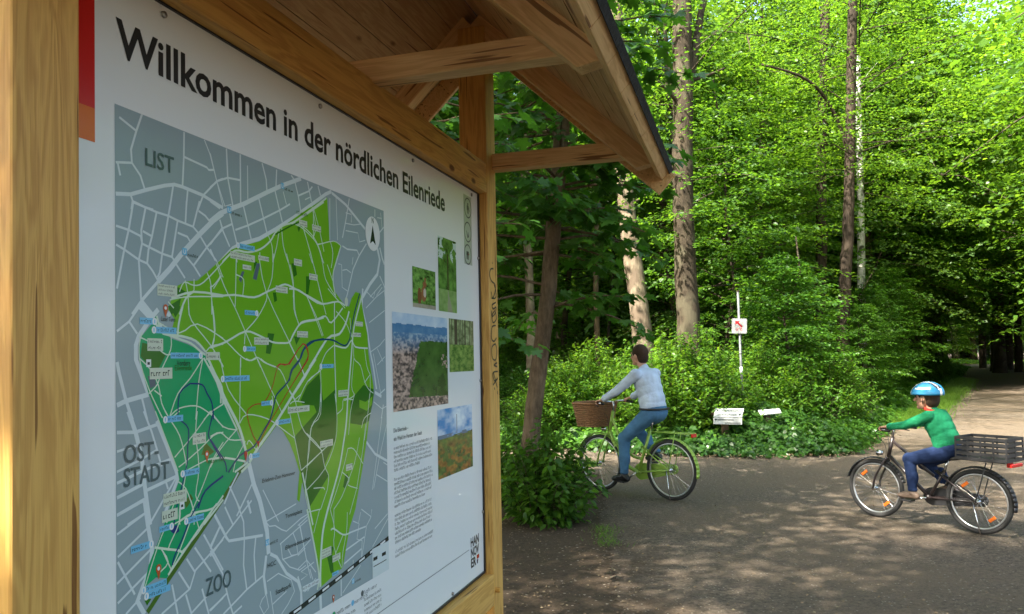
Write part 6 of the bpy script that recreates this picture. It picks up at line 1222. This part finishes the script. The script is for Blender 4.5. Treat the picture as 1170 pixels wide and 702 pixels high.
def hand(prims, wrist, grip, s_, k=1.0):
    """palm on top of the grip, four fingers curled round it, thumb below"""
    w0 = np.array(wrist, float); g0 = np.array(grip, float); d_ = g0-w0; d_ /= np.linalg.norm(d_)
    palm0 = w0+d_*.01*k; palm1 = g0+np.array([0, 0, .022])*k
    for o in (-.024, -.008, .008, .024):
        a = palm0+np.array([0, o*.6, 0])*k; c = palm1+np.array([0, o, 0])*k; prims.append(cap(a, .013*k, c, .012*k))
        f1 = c+np.array([.030, 0, -.004])*k*(1-abs(o)*4); f2 = f1+np.array([.012, 0, -.026])*k; f3 = f2+np.array([-.018, 0, -.018])*k*(1-abs(o)*3)
        prims.append(cap(c, .010*k, f1, .0092*k)); prims.append(cap(f1, .0092*k, f2, .0085*k)); prims.append(cap(f2, .0085*k, f3, .0078*k))
    t0 = palm0+np.array([.012, -s_*.028, 0])*k; t1 = t0+np.array([.022, -s_*.014, -.012])*k; t2 = g0+np.array([.012, -s_*.036, -.016])*k
    prims.append(cap(t0, .013*k, t1, .011*k)); prims.append(cap(t1, .011*k, t2, .009*k))

def rider(root, J, k, mats, hairf, jacket_len=0.0):
    """J: joints; k: scale of the girths"""
    H = np.array(J['head']); tn = J.get('nod', 0.0); prims = []
    hip, waist, chest, neck = [np.array(J[q], float) for q in ('hip', 'waist', 'chest', 'neck')]
    # body
    prims += [('e', hip, (.125*k, .155*k, .12*k)), ('e', waist, (.105*k, .14*k, .13*k)), ('e', chest, (.115*k, .165*k, .17*k), .15), cap(neck-np.array([.01, 0, .02]), .056*k, H-np.array([.02*k, 0, .07*k]), .050*k)]
    for s_, q in ((1, 'L'), (-1, 'R')):
        sh, el, wr, gr = [np.array(J[q+x], float) for x in ('sh', 'el', 'wr', 'gr')]
        prims += [('e', sh, (.06*k, .06*k, .06*k)), cap(sh, .050*k, el, .038*k), cap(el, .038*k, wr, .025*k)]; hand(prims, wr, gr, s_, k)
        hj, kn, an, toe = [np.array(J[q+x], float) for x in ('hj', 'kn', 'an', 'toe')]
        prims += [cap(hj, .078*k, kn, .045*k), cap(kn, .045*k, (kn*.6+an*.4)+np.array([-.012, 0, 0]), .044*k), cap(kn*.5+an*.5, .040*k, an, .034*k), cap(an+np.array([-.02, 0, -.03])*k, .034*k, toe, .026*k)]
    hs = J.get('hs', 1.0)
    prims += [('e', H+np.array([-.008, 0, .015])*hs, (.098*hs, .078*hs, .105*hs)), ('e', H+np.array([.025, 0, -.045])*hs, (.066*hs, .058*hs, .075*hs)), cap(H+np.array([.088, 0, .005])*hs, .010*hs, H+np.array([.112, 0, -.030])*hs, .014*hs),
              ('e', H+np.array([.065, 0, -.095])*hs, (.028*hs, .030*hs, .022*hs)), ('e', H+np.array([-.005, .078, -.012])*hs, (.020*hs, .010*hs, .032*hs)), ('e', H+np.array([-.005, -.078, -.012])*hs, (.020*hs, .010*hs, .032*hs)),
              cap(H+np.array([.078, .035, .028])*hs, .012*hs, H+np.array([.078, -.035, .028])*hs, .012*hs)]
    body = blob('person', prims, .0052*max(.8, k), M['skin'], None, 4); body.parent = None
    body.location = root.location; body.rotation_euler = root.rotation_euler
    b = MB()
    for s_ in (1, -1):
        c = H+np.array([.083, s_*.031, .004])*hs; b.tube([c+np.array([-.008, 0, 0]), c+np.array([.004, 0, 0]), c+np.array([.008, 0, 0])], [.013*hs, .010*hs, .003*hs], 10)
    b.build('eyes', M['eye'], body, smooth=True)
    b = MB(); b.tube([H+np.array([.092, .022, -.066])*hs, H+np.array([.1, 0, -.064])*hs, H+np.array([.092, -.022, -.066])*hs], [.003, .006*hs, .003], 6); b.build('lips', M['lips'], body, smooth=True)
    # top
    g = .014*k; pr_ = [('e', waist+np.array([0, 0, -.01]), (.128*k+g*1.5, .15*k+g*1.4, .16*k)), ('e', (waist+chest)/2, (.132*k+g, .158*k+g, .16*k)), ('e', chest, (.130*k+g*1.3, .165*k+g, .175*k), .15), cap(neck-np.array([.01, 0, .05])*k, .085*k, neck+np.array([.0, 0, .004])*k, .060*k)]
    pr_.append(('e', hip*.55+waist*.45, (.125*k+g*1.3, .155*k+g*1.2, .11*k+jacket_len)))
    for q in 'LR':
        sh, el, wr = [np.array(J[q+x], float) for x in ('sh', 'el', 'wr')]
        pr_ += [('e', sh, (.07*k, .068*k, .068*k)), cap(neck+np.array([-.01, 0, -.05])*k, .062*k, sh+np.array([0, 0, -.005]), .066*k), cap(sh, .064*k, el, .052*k), cap(el, .052*k, el*.12+wr*.88, .038*k)]
        for f in (.3, .55, .8): c = el*(1-f)+wr*f; pr_.append(('e', c, (.045*k, .045*k, .045*k)))
        c = sh*.5+el*.5; pr_.append(('e', c+np.array([0, 0, -.01]), (.052*k, .056*k, .062*k)))
    blob(mats[4], pr_, .0075*max(.8, k), mats[0], body, 6)
    # trousers
    pr_ = [('e', hip+np.array([-.01, 0, 0]), (.14*k, .172*k, .13*k))]
    for q in 'LR':
        hj, kn, an = [np.array(J[q+x], float) for x in ('hj', 'kn', 'an')]
        pr_ += [cap(hj, .100*k, kn, .074*k), ('e', kn+np.array([.006, 0, 0]), (.078*k, .072*k, .080*k)), cap(kn, .074*k, an*.9+kn*.1, .050*k), ('e', kn*.45+an*.55+np.array([-.015, 0, 0]), (.064*k, .058*k, .10*k)), ('e', an+np.array([0, 0, .03])*k, (.056*k, .052*k, .03*k))]
    blob('trousers', pr_, .0075*max(.8, k), mats[1], body, 5)
    for q in 'LR':
        an, toe = [np.array(J[q+x], float) for x in ('an', 'toe')]; heel = an+np.array([-.045, 0, -.045])*k
        so = blob('shoe', [cap(an+np.array([0, 0, -.01])*k, .046*k, heel+np.array([.01, 0, .01])*k, .040*k), cap(heel, .036*k, toe, .034*k), cap(an+np.array([.03, 0, -.03])*k, .038*k, toe+np.array([-.03, 0, .012])*k, .034*k), ('e', toe, (.050*k, .042*k, .030*k))], .005, mats[2], body, 3)
    if True:
        blob('hair', [('e', H+np.array([-.018, 0, .032])*hs, (.104*hs, .086*hs, .103*hs)), ('e', H+np.array([-.055, 0, -.02])*hs, (.062*hs, .076*hs, .085*hs))] , .006, mats[3], body, 3)
    return body

def bike_root(px_f, px_r, name, label):
    f, r = G(*px_f), G(*px_r); d_ = f-r; a = atan2(d_[1], d_[0]); e = empty(name, (r[0], r[1], .004), a); tag(e, label, 'bicycle'); return e, hypot(d_[0], d_[1])
# man on the lime green bicycle
bk, dist = bike_root((689, 561), (768, 572.5), 'bicycle', 'lime green step-through bicycle with a brown wicker basket in front'); wb = 1.06
print('wheelbase adult', dist, 'angle', bk.rotation_euler.z)
L1, L2 = bicycle(bk, .345, wb, (.47, .28), (.24, .94), (.84, .98), (.90, .73), (.83, .27, 1.10), M['lime'], M['lime'], (.62, .155), .175, True)
# wicker basket: tapered woven wall with rim and floor
b = MB(); c = np.array([1.13, 0, .80]); n = 40; rows = 13; hh = .27
def rr(u, z): # superellipse
    a = .17+.05*z/hh; bb_ = .20+.05*z/hh; ca, sa = cos(u), sin(u); e = 2/3.5
    return c+np.array([a*np.sign(ca)*abs(ca)**e, bb_*np.sign(sa)*abs(sa)**e, z])
for r_ in range(rows):
    z = hh*r_/(rows-1); pts = []
    for i in range(n): p = rr(2*pi*i/n, z); d_ = p-c; d_[2] = 0; d_ /= np.linalg.norm(d_); pts.append(p+d_*(.004 if (i+r_) % 2 else -.004))
    b.tube(pts, .0105, 5, closed=True)
for i in range(0, n, 2): b.tube([rr(2*pi*i/n, 0), rr(2*pi*i/n, hh)], .005, 4)
b.tube([rr(2*pi*i/n, hh+.008) for i in range(n)], .016, 8, closed=True)
b.add([rr(2*pi*i/n, .004) for i in range(n)], [tuple(range(n))])
b.build('basket', M['wicker'], bk, smooth=True)
J = dict(hip=(.22, 0, 1.00), waist=(.25, 0, 1.15), chest=(.31, 0, 1.34), neck=(.355, 0, 1.50), head=(.42, 0, 1.655))
for q, s_ in (('L', 1), ('R', -1)):
    J[q+'sh'] = (.335, .185*s_, 1.435); J[q+'el'] = (.56, .265*s_, 1.24); J[q+'wr'] = (.765, .272*s_, 1.14); J[q+'gr'] = (.82, .27*s_, 1.105); J[q+'hj'] = (.23, .09*s_, .97)
J['Lkn'] = (.57, .125, .68); J['Lan'] = (.585, .125, .25); J['Ltoe'] = (.72, .13, .195)
J['Rkn'] = (.60, -.125, .80); J['Ran'] = (.30, -.13, .50); J['Rtoe'] = (.42, -.14, .435)
man = rider(bk, J, 1.0, (M['shirt'], M['jeans'], M['shoe_black'], M['hair_dark'], 'shirt'), True)
tag(man, 'dark haired man in pale blue shirt and jeans riding the lime green bicycle', 'person')
b = MB(); b.tube([(.22+.155*cos(a), .188*sin(a), 1.035+.0*cos(a)) for a in np.linspace(0, 2*pi, 25)[:-1]], .013, 6, closed=True); b.build('belt', M['shoe_black'], man, smooth=True)
# child on the dark bicycle
bk2, dist = bike_root((1001, 591), (1120, 611), 'bicycle', 'small dark bicycle with orange wheel reflectors and a black crate on its carrier'); print('wheelbase child', dist)
wb2 = .97
L1, L2 = bicycle(bk2, .288, wb2, (.44, .27), (.26, .67), (.78, .80), (.83, .61), (.745, .235, .90), M['bike_dark'], M['plastic'], (.575, .235), .14, False, .85)
b = MB(); c = np.array([-.10, 0, .672]); W_, D_, H_ = .42, .30, .20     # crate with slatted sides
for z in (.01, .055, .10, .145, .19):
    for s_ in (1, -1): b.box(c+np.array([0, s_*D_/2, z]), (W_, .008, .026)); b.box(c+np.array([s_*W_/2, 0, z]), (.008, D_, .026))
for sx in (-1, -.5, 0, .5, 1):
    for s_ in (1, -1): b.box(c+np.array([sx*W_/2*.99, s_*D_/2, H_/2]), (.012, .011, H_))
for sy in (-.5, 0, .5):
    for s_ in (1, -1): b.box(c+np.array([s_*W_/2, sy*D_, H_/2]), (.011, .012, H_))
b.box(c+np.array([0, 0, .003]), (W_-.01, D_-.01, .006)); b.build('crate', M['plastic'], bk2)
b = MB(); b.box((-.315, 0, .64), (.02, .20, .028)); b.build('reflector', M['red_lens'], bk2, bevel=.004)
J = dict(hip=(.255, 0, .735), waist=(.275, 0, .84), chest=(.335, 0, .965), neck=(.375, 0, 1.075), head=(.435, 0, 1.205), hs=1.0)
for q, s_ in (('L', 1), ('R', -1)):
    J[q+'sh'] = (.36, .125*s_, 1.035); J[q+'el'] = (.54, .20*s_, .945); J[q+'wr'] = (.695, .232*s_, .925); J[q+'gr'] = (.735, .235*s_, .905); J[q+'hj'] = (.26, .065*s_, .705)
J['Lkn'] = (.56, .10, .62); J['Lan'] = (.535, .115, .315); J['Ltoe'] = (.64, .12, .275)
J['Rkn'] = (.53, -.10, .565); J['Ran'] = (.29, -.125, .385); J['Rtoe'] = (.39, -.13, .335)
kid = rider(bk2, J, .79, (M['green_cloth'], M['navy_cloth'], M['shoe_brown'], M['hair_dark'], 'jacket'), False, .03)
tag(kid, 'child in green jacket and blue and white helmet riding the small dark bicycle', 'person')
b = MB(); b.tube([(.378+.062*cos(a), .062*sin(a), 1.085+.012*cos(a)) for a in np.linspace(0, 2*pi, 21)[:-1]], .016, 8, closed=True); b.build('collar', M['red_cloth'], kid, smooth=True)
b = MB(); hc = np.array([.425, 0, 1.235]); st = []
vs, fs, ms = [], [], []; n1, n2 = 14, 72
for i in range(n1+1):
    th = radians(4+90*i/n1)
    for j in range(n2):
        ph = 2*pi*j/n2; rib = 1+.035*cos(ph*6)*sin(th)**2
        vs.append(tuple(hc+np.array([.150*sin(th)*cos(ph)*rib-.012*cos(th), .115*sin(th)*sin(ph)*rib, .118*cos(th)*rib])))
for i in range(n1):
    for j in range(n2):
        fs.append((i*n2+j, (i+1)*n2+j, (i+1)*n2+(j+1) % n2, i*n2+(j+1) % n2)); yy_ = abs(sin(radians(4+90*(i+.5)/n1))*sin(2*pi*(j+.5)/n2)); ms.append(0 if yy_ < .14 else 2 if (yy_ < .26 and 1 < i < 9) else 1 if yy_ < .36 else 2 if (yy_ < .50 and 3 < i < 9) else 0 if yy_ < .80 else 1 if 7 < i < 10 else 0)
fs.append(tuple(range(n2))); ms.append(0)
b.v = vs; b.f = fs; b.m = ms; o = b.build('helmet', [M['helmet_blue'], M['helmet_white'], M['plastic']], kid, smooth=True); sm = o.modifiers.new('s', 'SOLIDIFY'); sm.thickness = .012; sm.offset = -1
b = MB()
for s_ in (1, -1): b.tube([(.43, s_*.092, 1.225), (.425, s_*.086, 1.17), (.47, 0, 1.108)], .004, 6)
b.build('chin_strap', M['plastic'], o, smooth=True)
bpy.context.view_layer.update()
